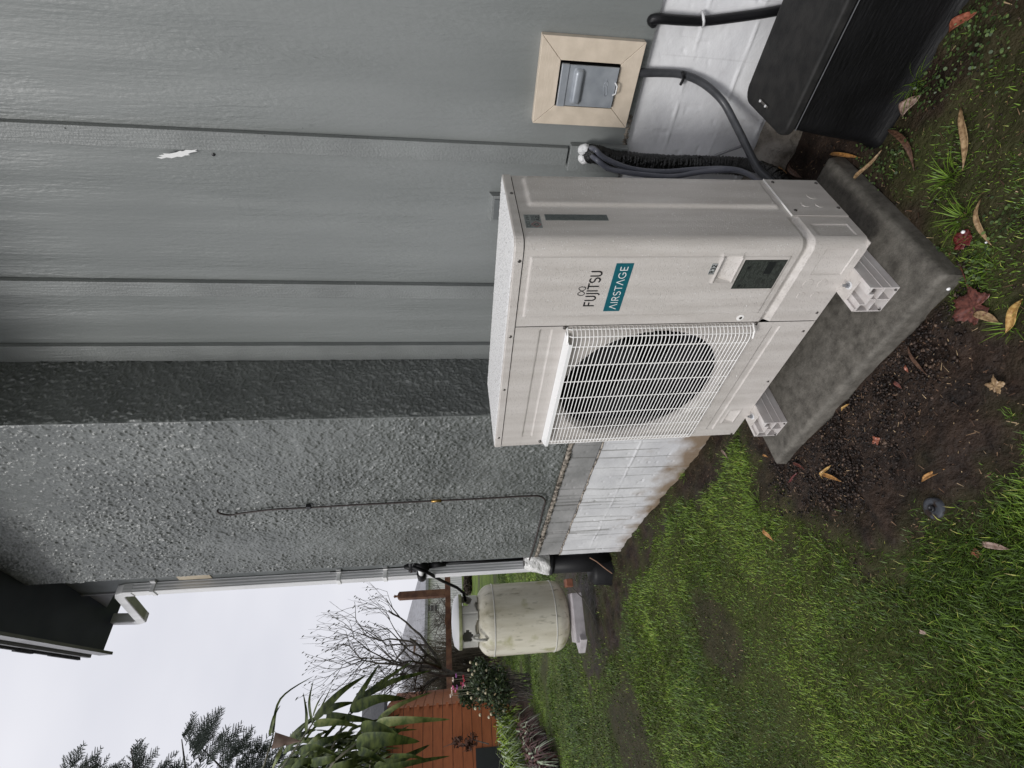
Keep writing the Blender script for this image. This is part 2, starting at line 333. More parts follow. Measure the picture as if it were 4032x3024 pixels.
# wet sheen on soil
rmx = N(t, 'ShaderNodeMapRange'); rmx.inputs['To Min'].default_value = .9; rmx.inputs['To Max'].default_value = .55; t.links.new(sa.outputs['Fac'], rmx.inputs[0]); t.links.new(rmx.outputs[0], p.inputs['Roughness'])

# ------------------------------------------------------------------ house
HOUSE = (-1.2, YW, GZ)
house = thing('house', 'grey green house wall with vertical battens, stucco chimney and white block base', 'house', HOUSE)
MB().box((-1.35, YW, .478), (4.2, YW+.16, 4.1)).build('siding', m_siding, house)
for k, (a, b, z0) in enumerate([(-.200, -.132, .705), (-.862, -.785, .47), (-1.272, -1.168, .47)]):
    MB().box((a, YW-.026, z0), (b, YW-.001, 4.08)).build('batten', m_batten, house, bevel=.002)
for a in (.45, 1.06, 1.67, 2.28):
    MB().box((a, YW-.018, .47), (a+.075, YW-.001, 4.08)).build('batten', m_batten, house, bevel=.002)
# thicker block below the short batten
q0 = PY(2255, 562, YW-.03); 
MB().box((-.215, YW-.034, .475), (-.118, YW-.001, .698)).build('batten_end_block', m_batten, house, bevel=.002)
# stucco chimney: lumpy real surface
def stucco_sheet(p0, du, dv, nu, nv, nrm, seed):
    u = np.linspace(0, 1, nu); v = np.linspace(0, 1, nv); U, V_ = np.meshgrid(u, v, indexing='ij')
    lu, lv = np.linalg.norm(du), np.linalg.norm(dv)
    P = np.array(p0)[None,None]+U[...,None]*np.array(du)+V_[...,None]*np.array(dv)
    wx = U*lu+.012*vn(U*lu, V_*lv, 40, seed+7); wy = V_*lv+.012*vn(U*lu, V_*lv, 40, seed+8); am = .55+.9*vn(wx, wy, 2.5, seed+9); h = .006*(vn(wx, wy, 22, seed)-.5)+am*(.0054*ss(.35, 1., vn(wx, wy, 70, seed+1))+.0042*ss(.3, 1., vn(wx+.3*wy, wy, 125, seed+3)))
    edge = np.minimum(np.minimum(U*lu, (1-U)*lu), np.minimum(V_*lv, (1-V_)*lv)); h = h*ss(0, .012, edge)
    return P+h[...,None]*np.array(nrm)
XC, XL = -1.275, -3.03
CT = 3.955
mb = MB(); mb.sheet(stucco_sheet((XL, YC, .522), (XC-XL, 0, 0), (0, 0, CT-.522), 520, 900, (0,-1,0), 31))
mb.sheet(stucco_sheet((XC, YC, .522), (0, YW-YC, 0), (0, 0, CT-.522), 130, 900, (1,0,0), 41))
mb.quad((XL,YC,.522),(XC,YC,.522),(XC,YW,.522),(XL,YW,.522)); mb.quad((XL,YC,.522),(XL,YW,.522),(XL,YW,CT),(XL,YC,CT)); mb.quad((XL,YC,CT),(XC,YC,CT),(XC,YW,CT),(XL,YW,CT))
mb.build('stucco_chimney', m_stucco, house, smooth=True, auto=False)
# wall left of the chimney and its white corner bead
MB().box((-3.60, YL, .35), (-3.031, YW+.3, 3.958)).build('side_wall', m_trimgrey, house)
MB().box((-3.622, YL-.012, .35), (-3.602, YL+.3, 3.955)).build('corner_bead', m_fascia, house)
a = PY(1365//1, 2296, YL-.004); zc0, zc1 = PY(840, 2280, YL-.004)[2], PY(712, 2288, YL-.004)[2]
MB().box((-3.43, YL-.006, zc0), (-3.045, YL-.001, zc1)).build('bare_patch', m_cream, house)
# foundations
def fdn_mat(name, base_z, joints, stain, lum=1., dk=(.13,.125,.11)):
    m = M(name, (.55*lum,.55*lum,.56*lum), (.67*lum,.67*lum,.675*lum), 5, .55, [('noise', 75, .35, .003, (1,1,1)), ('noise', 200, .3, .0015, (1,1,1))])
    t = m.node_tree; p = t.nodes['Principled BSDF']; l = t.links.new; tc = N(t, 'ShaderNodeTexCoord'); sp = N(t, 'ShaderNodeSeparateXYZ'); l(tc.outputs['Object'], sp.inputs[0])
    cur = p.inputs['Base Color'].links[0].from_socket
    def over(fac, col):
        nonlocal cur
        mx = N(t, 'ShaderNodeMix', data_type='RGBA'); l(fac, mx.inputs['Factor']); l(cur, mx.inputs['A']); mx.inputs['B'].default_value = (*col, 1); cur = mx.outputs['Result']
    # streaks running down
    n = N(t, 'ShaderNodeTexNoise'); n.inputs['Scale'].default_value = 1; n.inputs['Detail'].default_value = 5; mp = N(t, 'ShaderNodeMapping'); mp.inputs['Scale'].default_value = (44, 44, 1.0)
    l(tc.outputs['Object'], mp.inputs[0]); l(mp.outputs[0], n.inputs['Vector'])
    r = N(t, 'ShaderNodeMapRange'); r.inputs['From Min'].default_value = (.585 if stain else .66); r.inputs['From Max'].default_value = (.64 if stain else .75); r.inputs['To Max'].default_value = .62 if stain else .3
    l(n.outputs['Fac'], r.inputs[0]); over(r.outputs[0], dk)
    if stain:
        n2 = N(t, 'ShaderNodeTexNoise'); n2.inputs['Scale'].default_value = 8; n2.inputs['Detail'].default_value = 6; l(tc.outputs['Object'], n2.inputs['Vector'])
        ad = N(t, 'ShaderNodeMath', operation='MULTIPLY_ADD'); l(n2.outputs['Fac'], ad.inputs[0]); ad.inputs[1].default_value = -.55; l(sp.outputs['Z'], ad.inputs[2])
        r2 = N(t, 'ShaderNodeMapRange'); r2.inputs['From Min'].default_value = base_z-.33; r2.inputs['From Max'].default_value = base_z-.54; r2.inputs['To Max'].default_value = .85
        l(ad.outputs[0], r2.inputs[0]); over(r2.outputs[0], (.20,.125,.055))
    l(cur, p.inputs['Base Color'])
    return m
m_f1 = fdn_mat('painted_block_chimney', .16, (), True); m_f2 = fdn_mat('painted_block_wall', .0, (), False, 1.30)  # same block paint, wall copy lightened in colour to offset the shade there
def fsheet(x0, x1, z0, z1, y, seed, jz, jx, mat, name, pits=.004):
    nu, nv = int((x1-x0)/.008), int((z1-z0)/.006); u = np.linspace(x0, x1, nu); v = np.linspace(z0, z1, nv); U, V_ = np.meshgrid(u, v, indexing='ij')
    h = .0022*(vn(U, V_, 14, seed)-.5)+pits*.3*(vn(U, V_, 60, seed+1)-.5)-.004*ss(.86, .96, vn(U, V_, 40, seed+2))
    for z in jz: h = h+(.008*vn(U, V_, 22, seed+4)-.001)*np.exp(-((V_-z-.006*(vn(U, V_*0, 9, seed+5)-.5))/.0042)**2)
    P = np.stack([U, y-h, V_], -1); mb = MB(); mb.sheet(P); mb.box((x0, y+.012, z0), (x1, y+.2, z1)); return mb.build(name, mat, house, smooth=True, auto=False)
m_band = fdn_mat('shaded_streak_band', -1., (), True, 1., (.07,.068,.062))  # darker band colour stands in for shade under the stucco; streaks are grime
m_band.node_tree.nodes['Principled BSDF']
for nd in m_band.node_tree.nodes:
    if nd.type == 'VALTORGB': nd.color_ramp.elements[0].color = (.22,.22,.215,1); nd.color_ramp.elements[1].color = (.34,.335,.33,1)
fsheet(XL-.03, XC+.0, -.5, .318, YC+.012, 51, [.105], [], m_f1, 'chimney_foundation')
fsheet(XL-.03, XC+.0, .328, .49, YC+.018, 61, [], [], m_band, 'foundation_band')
lp = MB(); n = 220; xs = np.linspace(XL-.03, XC, n)
P = np.zeros((n, 7, 3))
for j in range(7):
    a = j/6*math.pi; P[:,j,0] = xs; P[:,j,1] = YC+.012-.008*math.sin(a)-.006*(vn(xs, xs*0+j, 45, 71)-.3)-.012*ss(.55, .9, vn(xs, xs*0, 7, 75)); P[:,j,2] = .503-.016*math.cos(a)+.014*(vn(xs, xs*0+j*3, 40, 72)-.5)
lp.sheet(P).build('ragged_lip', m_lip, house, smooth=True)
P = np.zeros((n, 5, 3))
for j in range(5):
    a = j/4*math.pi; P[:,j,0] = xs; P[:,j,1] = YC+.013-.007*math.sin(a)*(.4+vn(xs, xs*0, 25, 73)); P[:,j,2] = .323-.005*math.cos(a)+.008*(vn(xs, xs*0, 30, 74)-.5)
MB().sheet(P).build('foundation_joint', m_lip, house, smooth=True)
fsheet(-1.30, 4.2, -.5, .470, YW+.022, 81, [.315, .127, -.035], [], m_f2, 'foundation')
P = np.zeros((400, 8, 3)); xs = np.linspace(-1.27, 4.2, 400)     # rough footing that steps out at the bottom
for j, (yy, zz) in enumerate([(YW+.02,-.045),(YW-.005,-.05),(YW-.03,-.065),(YW-.05,-.09),(YW-.065,-.12),(YW-.075,-.15),(YW-.09,-.19),(YW-.1,-.3)]):
    P[:,j,0] = xs; P[:,j,1] = yy-.03*(vn(xs, xs*0+j*.7, 6, 91)-.5)-.02*(vn(xs, xs*0+j, 22, 92)-.5); P[:,j,2] = zz+.02*(vn(xs, xs*0+j, 9, 93)-.5)
MB().sheet(P).build('footing', m_rough, house, smooth=True)
# drip edge / torn sealant under the siding

sp2 = [PY(x, y, YW+.004) for x, y in [(2482,455),(2478,470),(2474,486),(2470,500),(2466,516),(2464,532),(2460,548),(2458,566),(2452,588)]]; q_, r_ = [], []
for k in range(len(sp2)-1):
    for i in range(5): q_.append(sp2[k]+(sp2[k+1]-sp2[k])*i/5+np.array([0, random.uniform(-.004,.003), random.uniform(-.004,.004)])); r_.append(random.uniform(.004,.011))
MB().tube(q_, r_, 7).build('torn_sealant', m_lip, house, smooth=False)
# white paint smear on the first batten
mb = MB(); 
sm_px = [(616,620),(640,616),(624,612),(648,608),(640,604),(668,605),(694,600),(708,594),(720,596),(732,590),(756,591),(776,588),(768,594),(778,596),(752,601),(740,606),(748,611),(728,612),(716,618),(696,617),(676,623),(656,620),(636,625)]
pts = [PY(x, y, YW-.0272) for x, y in sm_px]; mb.v = [tuple(q) for q in pts]; mb.f = [tuple(range(len(pts)))]
mb.build('paint_smear', m_white, house)
for (x, y, r) in [(840,609,.006)]:
    q = PY(x, y, YW-.002); MB().lathe([(0,0),(r,.001),(0,.003)], 8, q, Matrix.Rotation(math.pi/2, 3, 'X')).build('nail_head', m_ink, house)
for (x, y) in [(255,505),(1040,535),(1190,505),(360,1095),(1400,1115),(1120,1118)]:
    q = PY(x, y, YW-.027); MB().lathe([(.003,0),(.003,.0008),(0,.0015)], 8, q, Matrix.Rotation(math.pi/2, 3, 'X')).build('nail_head', m_trimgrey, house)
# small vent hood on the wall behind the unit
q0 = PY(1926, 770, YW-.03); q1 = PY(1921, 870, YW-.03)
vent = thing('wall_vent', 'small grey painted vent hood on the siding just above the unit', 'vent', ((q0[0]+q1[0])/2, YW, q0[2]-.1))
x0, x1 = sorted([q0[0], q1[0]]); zt = q0[2]
MB().prism([(YW-.001, zt), (YW-.032, zt-.012), (YW-.036, zt-.16), (YW-.001, zt-.16)], x0, x1, 'yz').build('hood', m_batten, vent, bevel=.002)
MB().prism([(YW-.0345, zt-.022), (YW-.0375, zt-.022), (YW-.0405, zt-.15), (YW-.0375, zt-.15)], x0+.012, x1-.012, 'yz').build('flap', m_trimgrey, vent)
# soffit, fascia, roof
ZS = 3.96
A0 = PZ(0, 2487, ZS); T0 = PZ(408, 2561, ZS); dr = (A0-T0)/np.linalg.norm((A0-T0)[:2]); A1 = T0+dr*7.5; nrm2 = np.array([dr[1], -dr[0], 0]); nrm2 = nrm2 if nrm2[1] < 0 else -nrm2
XE = T0[0]
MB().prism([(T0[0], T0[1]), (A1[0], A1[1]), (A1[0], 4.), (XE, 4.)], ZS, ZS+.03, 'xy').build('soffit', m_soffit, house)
def strip(p, q, n_, z0, z1, t0, t1, name, m, parent=house, bevel=0):
    a, b = np.array(p[:2]), np.array(q[:2]); n2 = np.array(n_[:2])
    poly = [a+n2*t0, b+n2*t0, b+n2*t1, a+n2*t1]
    return MB().prism([tuple(k) for k in poly], z0, z1, 'xy').build(name, m, parent, bevel=bevel)
TT = T0-dr*.12
fa = strip(TT, A1, nrm2, ZS-.012, ZS+.088, .0, .022, 'fascia', m_fascia)
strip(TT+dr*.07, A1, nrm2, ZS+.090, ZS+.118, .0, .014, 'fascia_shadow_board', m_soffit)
strip(TT+dr*.05, A1, nrm2, ZS+.120, ZS+.150, .0, .040, 'drip_edge', m_fascia)
# pitched roof above (slopes away), with a ragged shingle edge
r_ = MB(); sl = .35
e0 = np.array([TT[0], TT[1], ZS+.152])+np.append(nrm2[:2]*.055, 0)+np.append(dr[:2]*.12, 0); e1 = np.array([A1[0], A1[1], ZS+.152])+np.append(nrm2[:2]*.055, 0)
for k in range(40):
    a = e0+(e1-e0)*k/40; b = e0+(e1-e0)*(k+1)/40; o_ = nrm2*(.012*random.random()); 
    a2, b2 = a+o_, b+o_; up = np.array([0, 0, .022]); bk = np.array([-nrm2[0]*3, -nrm2[1]*3, 3*sl])
    r_.add([a2, b2, b2+up, a2+up, a2+bk, b2+bk, b2+up+bk, a2+up+bk], [(0,1,2,3),(3,2,6,7),(0,4,5,1),(4,7,6,5),(0,3,7,4),(1,5,6,2)])
r_.build('roof', m_shingle, house)
MB().box((XE-.10, .70, ZS+.02), (XE-.002, 4., ZS+.115)).build('gutter', m_fascia, house, bevel=.01)
MB().prism([(-3.62,3.955),(-3.62,3.72),(-3.98,3.955)], YL+.02, YL+.06, 'xz').build('eave_bracket', m_fascia, house)

# ------------------------------------------------------------------ downspout
DX0, DX1, DY0, DY1 = -3.515, -3.44, YL-.075, YL-.005
zt = PX(500, 2320, DX1)[2]; zt = 3.57; zb = PY(2135, 2245, YL-.05)[2]
ds = thing('downspout', 'pale ribbed metal downspout running down beside the chimney with a bent top', 'downspout', (-3.48, .5, GZ))
poly = []
def rib(xa, ya, xb, yb, n):
    out = []
    for k in range(n):
        t0, t1, t2, t3 = (k+.15)/n, (k+.4)/n, (k+.6)/n, (k+.85)/n; nx_, ny_ = (yb-ya), -(xb-xa); l_ = math.hypot(nx_, ny_); nx_, ny_ = nx_/l_*.004, ny_/l_*.004
        for t_, d_ in ((t0,0),(t1,-1),(t2,-1),(t3,0)): out.append((xa+(xb-xa)*t_+nx_*d_, ya+(yb-ya)*t_+ny_*d_))
    return out
poly = rib(DX0, DY0, DX1, DY0, 3)+rib(DX1, DY0, DX1, DY1, 3)+[(DX1, DY1), (DX0, DY1)]
MB().prism(poly, zb-.03, zt, 'xy').build('pipe', m_whitem, ds)
def rect_tube(pts, w, d, side):
    mb = MB(); P = []
    pts = [Vector(p) for p in pts]
    for i, p in enumerate(pts):
        t_ = (pts[min(i+1,len(pts)-1)]-pts[max(i-1,0)]).normalized(); s_ = Vector(side); s_ = (s_-t_*s_.dot(t_)).normalized(); o_ = t_.cross(s_)
        P.append([p+s_*w*a+o_*d*b for a, b in ((.5,.42),(.42,.5),(-.42,.5),(-.5,.42),(-.5,-.42),(-.42,-.5),(.42,-.5),(.5,-.42),(.5,.42))])
    mb.sheet(np.array([[tuple(q) for q in r] for r in P])); n = 9
    mb.f.append(tuple(range(8))); mb.f.append(tuple((len(P)-1)*n+k for k in range(8))); return mb
xm, ym = (DX0+DX1)/2, (DY0+DY1)/2; ge = PX(480, 2462, -4.12)
rect_tube([(xm, ym, zt-.06), (xm, ym, zt), (xm-.015, ym, zt+.035), (xm-.06, ym, zt+.055), (-3.98, ym-.02, zt+.10), (-4.06, ym-.01, zt+.12), (-4.12, ym, zt+.18), (-4.15, ym+.02, ZS)], .078, .074, (0,1,0)).build('elbow', m_whitem, ds, smooth=False, bevel=.004)
for py_, nm in ((510,''), (1310,''), (1500,'')):
    z = PY(py_+15, 2270, DY0)[2]
    MB().box((DX0-.004, DY0-.006, z-.014), (DX1+.006, DY1+.004, z+.014)).box((DX1+.004, DY1-.012, z-.018), (DX1+.04, DY1+.003, z+.018)).build('strap', m_white if py_ > 600 else m_whitem, ds, bevel=.002)
# plastic wrapped outlet and black drain pipe
bagc = PY(2112, 2243, YC+.02)
n1 = 26; P = []
for i, (px_, r_x) in enumerate([(2066,.055),(2080,.075),(2100,.088),(2120,.098),(2140,.10),(2155,.098),(2163,.090)]):
    c_ = PY(px_, 2240+i*1.5, YC+.0); row = []
    for k in range(n1+1):
        a = 2*math.pi*k/n1; rr = r_x*(1+.13*math.sin(5*a+i*.9)+.10*(float(vn(k % n1*1., i*1., .6, 5))-.5))
        row.append((c_[0]+rr*math.cos(a), c_[1]+.06+rr*math.sin(a)*.8, c_[2]))
    P.append(row)
tag(MB().sheet(P).build('plastic_bag', m_plastic, None, smooth=True, base=(bagc[0], bagc[1], bagc[2]-.1)), 'crinkled clear plastic bag wrapped round the downspout foot beside the chimney', 'bag')
pc = PY(2165, 2243, YC+.02); pb_ = PY(2300, 2240, YC+.02)
dp = thing('drain_pipe', 'thick black drain pipe standing below the plastic bag at the chimney corner', 'drain pipe', (pc[0], YC+.06, GZ))
MB().tube([(pc[0]-.0, YC+.08, pc[2]+.02), (pc[0]-.01, YC+.08, .0), (pc[0]-.01, YC+.08, -.25)], .088, 20).build('pipe', m_hose, dp, smooth=True)
MB().lathe([(0,.10),(.10,.105),(.125,.07),(.13,-.02),(.15,-.10),(.16,-.2)], 20, (pc[0]-.07, YC+.03, -.10)).build('drain_basin', m_hose, dp, smooth=True)
MB().lathe([(.092,-.015),(.096,-.012),(.096,.012),(.092,.015)], 20, (pc[0], YC+.08, pc[2]-.01)).build('collar', m_cable, dp, smooth=True)

# ------------------------------------------------------------------ heat pump frame
t1, t2, ya = -.0121, -.0198, -.0209
Zt = np.array([t1, t2, 1.]); Zt /= np.linalg.norm(Zt); At = np.array([math.cos(ya), math.sin(ya), -t1]); At -= Zt*(At@Zt); At /= np.linalg.norm(At); Bt = np.cross(Zt, At)
RAC = Matrix(((At[0],Bt[0],Zt[0]),(At[1],Bt[1],Zt[1]),(At[2],Bt[2],Zt[2])))
HP = .948; HD = .323; ZL = .974
ac = thing('heat_pump', 'cream outdoor heat pump unit wet with rain, with a square wire fan grille', 'heat pump', (0,0,0), R=RAC)
def place(obj_base): pass
def plateau(u, v, u0, u1, v0, v1, h, b):
    return h*ss(u0-b*.5, u0+b*.5, u)*ss(u1+b*.5, u1-b*.5, u)*ss(v0-b*.5, v0+b*.5, v)*ss(v1+b*.5, v1-b*.5, v)
RC = .032; AS = -.2945
def path(s):                     # front panel edge -> rounded corner -> right side; returns position and outward normal
    s = np.asarray(s, float); L1 = -AS-RC; L2 = RC*math.pi/2
    th = np.clip((s-L1)/RC, 0, math.pi/2); st = np.clip(s, 0, L1); sb = np.clip(s-L1-L2, 0, 9)
    a = AS+st+RC*np.sin(th); b = RC-RC*np.cos(th)+sb
    return a, b, np.sin(th), -np.cos(th)
L1 = -AS-RC; L2 = RC*math.pi/2; SB = lambda b: L1+L2+(b-RC)
def grid_axis(lo, hi, step, extra): 
    a = list(np.arange(lo, hi, step))+[hi]
    for e in extra: a += [e-.0015, e, e+.0015]
    return np.unique(np.round(np.clip(a, lo, hi), 5))
s_ax = grid_axis(0, SB(HD), .0045, [.0395, .2495, .1645, .2525, SB(.123), SB(.165), SB(.312), .1835, .2705, SB(.034), SB(.087)])
z_ax = grid_axis(0, .971, .005, [.162, .176, .18, .197, .219, .952, .366, .420, .371, .415, .027, .122, .205, .94])
SS, ZZ = np.meshgrid(s_ax, z_ax, indexing='ij'); AA = SS+AS
H_ = plateau(AA, ZZ, -.255, -.045, .219, .952, .0040, .0045)
gd = np.interp(ZZ, [.161, .176, .180, .198], [0, -.011, -.011, 0]); H_ += gd*(SS < SB(.123))
H_ += plateau(AA, ZZ, -.134, -.038, .361, .425, .004, .003)
pk = (AA > -.129)*(AA < -.043)*(ZZ > .3665)*(ZZ < .420); H_ += pk*(-.004-.026*np.clip((ZZ-.3665)/.05, 0, 1))
H_ += plateau(AA, ZZ, -.111, -.024, .027, .122, -.003, .003)+plateau(SS, ZZ, SB(.034), SB(.087), .027, .140, -.003, .003)
H_ += plateau(SS, ZZ, SB(.165), SB(.306), .205, .94, .0085, .013)
a_, b_, nx_, ny_ = path(SS)
MB().sheet(np.stack([a_+nx_*H_, b_+ny_*H_, ZZ], -1)).build('service_panel', m_ac, ac, smooth=True, auto=False)
# fan panel with a round opening
a_ax = grid_axis(-.94, -.2975, .005, [-.895, -.318, -.85, -.768, -.88, -.31]); z_ax = grid_axis(0, .971, .005, [.857, .894, .136, .112, .046, .091])
A2, Z2 = np.meshgrid(a_ax, z_ax, indexing='ij')
H2 = plateau(A2, Z2, -.88, -.31, .858, .894, -.0035, .004)+plateau(A2, Z2, -.893, -.318, .113, .138, -.0035, .004)
H2 += plateau(A2, Z2, -.854, -.764, .042, .095, .003, .003); pk = (A2 > -.85)*(A2 < -.768)*(Z2 > .046)*(Z2 < .091); H2 += pk*(-.003-.024*np.clip((Z2-.046)/.045, 0, 1))
FC = (-.613, .505); FR = .290
P = np.stack([A2, -H2, Z2], -1); m_, n_ = A2.shape; mb = MB(); mb.v = [tuple(q) for q in P.reshape(-1, 3)]
rc = np.hypot(A2-FC[0], Z2-FC[1])
for i in range(m_-1):
    for j in range(n_-1):
        if max(rc[i,j], rc[i+1,j], rc[i,j+1], rc[i+1,j+1]) > FR: mb.f.append((i*n_+j, (i+1)*n_+j, (i+1)*n_+j+1, i*n_+j+1))
fp = mb.build('fan_panel', m_ac, ac, smooth=True, auto=False)
Rx = Matrix.Rotation(math.pi/2, 3, 'X')     # z -> -y
MB().lathe([(FR+.010,.0012),(FR+.002,.0016),(FR-.006,-.006),(FR-.011,-.016),(FR-.012,-.030)], 72, (FC[0], 0, FC[1]), Rx).build('fan_shroud', m_ac, ac, smooth=True, auto=False)
MB().box((-.925, .10, .03), (-.31, .11, .95)).build('cavity_dark_sheet', m_black, ac)  # black sheet standing in for the darkness inside the cabinet
fn = MB().lathe([(0,.012),(.035,.010),(.045,0),(.045,-.04)], 24, (FC[0], .055, FC[1]), Rx).build('fan_hub', m_fan, ac, smooth=True)
for k in range(3):
    mb = MB(); P = []
    for i in range(9):
        r = .04+.21*i/8; row = []
        for j in range(7):
            w = (j/6-.5)*(1.15-.25*i/8); a = 2*math.pi*k/3+.5+w+.5*i/8; row.append((FC[0]+r*math.cos(a), .06+.035*(j/6-.5)+.01, FC[1]+r*math.sin(a)))
        P.append(row)
    mb.sheet(P).build('fan_blade', m_fan, fn, smooth=True)
# sides, back, bottom
MB().box((-.94, .001, 0), (-.9385, HD, .971)).build('side_panel', m_ac, ac)
MB().box((-.9380, HD-.002, 0), (-.001, HD, .971)).build('back_panel', m_fan, ac)
MB().box((-.936, .002, .0), (-.002, HD-.003, .003)).build('base_pan', m_ac, ac)
MB().box((0.0005, .1245, .001), (.0028, HD+.0005, .1795)).build('side_cover', m_ac, ac, bevel=.001)
MB().box((-.0055, .124, .180), (.0045, HD+.001, .1815)).build('side_cover_lip', m_wire, ac)
# lid
def rrect(x0, x1, y0, y1, r, n=7, back=.004):
    P = []
    for cx, cy, a0, rr in ((x1-r, y0+r, -90, r), (x1-back, y1-back, 0, back), (x0+back, y1-back, 90, back), (x0+.006, y0+.006, 180, .006)):
        for k in range(n): 
            a = math.radians(a0+90*k/(n-1)); P.append((cx+rr*math.cos(a), cy+rr*math.sin(a)))
    return P
mb = MB(); rows = [(ZL, .0), (ZL, .0035), (ZL+.020, .0035), (ZL+.0235, .0022), (ZL+.0245, -.001)]; k0 = 0
for z, g_ in rows: mb.v += [(x, y, z) for x, y in rrect(-.94-g_, g_, -g_, HD+g_, RC+g_)]
n = 28
for i in range(len(rows)-1):
    for k in range(n): a = i*n+k; b = i*n+(k+1) % n; mb.f.append((a, b, b+n, a+n))
lid = mb.build('lid_skirt', m_ac, ac, smooth=False)
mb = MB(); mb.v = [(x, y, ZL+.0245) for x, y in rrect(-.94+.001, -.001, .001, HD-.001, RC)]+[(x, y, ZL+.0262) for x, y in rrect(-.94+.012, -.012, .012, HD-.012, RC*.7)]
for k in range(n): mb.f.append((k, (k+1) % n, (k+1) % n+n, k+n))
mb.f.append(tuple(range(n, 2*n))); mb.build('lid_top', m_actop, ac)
# water beads on the lid and on the front faces
def beads(pts, name, flat=.5):
    mb = MB()
    for c_, r, nrm_ in pts:
        nv = Vector(nrm_); q = nv.to_track_quat('Z', 'Y').to_matrix(); k0 = len(mb.v)
        for rr, hh in ((1,0),(.75,.45*flat*1.4),(.35,.8*flat)):
            for k in range(6):
                p_ = q @ Vector((r*rr*math.cos(k*1.047), r*rr*math.sin(k*1.047), r*hh)); mb.v.append((c_[0]+p_.x, c_[1]+p_.y, c_[2]+p_.z))
        for i in range(2):
            for k in range(6): a = k0+i*6+k; b = k0+i*6+(k+1) % 6; mb.f.append((a, b, b+6, a+6))
        mb.f.append(tuple(k0+12+k for k in range(6)))
    return mb
m_water = M('water_bead', (.74,.73,.71), None, rough=.08, spec=.8)
pts = []
for _ in range(2600): pts.append(((-.93+.92*random.random(), .005+.31*random.random(), ZL+.0255), random.uniform(.0012,.0034), (0,0,1)))
o_ = beads(pts, 'x').build('rain_drops', m_water, ac, smooth=True); o_['kind'] = 'stuff'
pts = []
for _ in range(1500):
    s_ = random.random()*SB(HD); z_ = random.uniform(.02,.965); a, b, nx1, ny1 = path(s_); 
    if .04 < s_ < .25 and .22 < z_ < .952: off = .004
    else: off = 0
    if s_ > SB(.165) and s_ < SB(.306) and .205 < z_ < .94: off = .0085
    if z_ < .2: off = -.001
    pts.append(((float(a)+float(nx1)*off, float(b)+float(ny1)*off, z_), random.uniform(.0006,.0016), (float(nx1), float(ny1), 0)))
for _ in range(500): pts.append(((random.uniform(-.93,-.3), -.0002, random.choice([random.uniform(.15,.23), random.uniform(.83,.97)])), random.uniform(.0005,.0011), (0,-1,0)))
o_ = beads(pts, 'x').build('rain_drops', m_water, ac, smooth=True); o_['kind'] = 'stuff'
# screws and knockouts
def disc(c_, r, nrm_, h=.0025, name='screw', m=m_screw, par=ac, n=12):
    q = Vector(nrm_).to_track_quat('Z', 'Y').to_matrix(); return MB().lathe([(r,-.001),(r,h*.5),(r*.7,h),(0,h)], n, c_, q).build(name, m, par, smooth=False)
for a, z in [(-.056,.982),(-.332,.984),(-.585,.985),(-.874,.986)]: disc((a, -.0035, z), .005, (0,-1,0))
for b, z in [(.221,.982)]: disc((.0035, b, z), .005, (1,0,0))
for a, z in [(-.261,.016),(-.342,.018),(-.598,.016),(-.934,.013)]: disc((a, 0, z), .0045, (0,-1,0))
for b, z in [(.306,.158),(.304,.012),(.151,.158),(.166,.012)]: disc((.0028, b, z), .0055, (1,0,0))
disc((-.276, -.0005, .268), .012, (0,-1,0), .001, 'screw_recess', m_wire, n=20); disc((-.276, -.001, .268), .005, (0,-1,0), .003)
def ringpart(c_, r, nrm_, name='knockout'):
    q = Vector(nrm_).to_track_quat('Z', 'Y').to_matrix(); return MB().lathe([(r+.0012,-.0005),(r+.0008,.0009),(r-.0004,.0012),(0,.0012)], 28, c_, q).build(name, m_ac, ac)
for a, z, r in [(-.1435,.113,.0145),(-.1450,.066,.0145),(-.190,.111,.012),(-.189,.065,.012)]: ringpart((a, 0, z), r, (0,-1,0))
for b, z, r in [(.229,.065,.015),(.183,.110,.012),(.182,.065,.012)]: ringpart((.0028, b, z), r, (1,0,0))
# wire grille
gm = MB(); 
hz = [.226+.0127*k for k in range(46)]
prof = [(-.3005,-.001),(-.304,-.012),(-.312,-.024),(-.322,-.032),(-.338,-.036),(-.86,-.036),(-.885,-.034),(-.9,-.027),(-.91,-.014),(-.914,-.001)]
for z in hz: gm.tube([(a, b, z) for a, b in prof], .00155, 5)
vw = [(-.3035,-.009),(-.317,-.0275),(-.352,-.0345),(-.437,-.0345),(-.518,-.0345),(-.604,-.0345),(-.693,-.0345),(-.783,-.0345),(-.868,-.0345),(-.9,-.0255),(-.9125,-.008)]
for a, b in vw: gm.tube([(a, b*.1, .203), (a, b*.5, .206), (a, b*.85, .213), (a, b, .226), (a, b, .800), (a, b*.8, .812)], .0019, 5)
gm.build('fan_grille', m_wire, ac, smooth=True)
MB().add([(-.318,-.001,.816),(-.912,-.001,.816),(-.900,-.037,.808),(-.340,-.037,.808),(-.340,-.037,.798),(-.900,-.037,.798)], [(0,1,2,3),(3,2,5,4)]).add([(-.318,-.001,.814),(-.912,-.001,.814),(-.900,-.035,.806),(-.340,-.035,.806)], [(3,2,1,0)]).build('grille_top_plate', m_white, ac, auto=False)
for a, z in [(-.300,.822),(-.300,.206),(-.915,.822),(-.915,.206)]: disc((a, -.003, z), .006, (0,-1,0), .004)
for z in (.214, .814): MB().tube([(-.301,-.002,z),(-.312,-.024,z),(-.335,-.034,z)], .003, 6).build('grille_bracket', m_wire, ac)

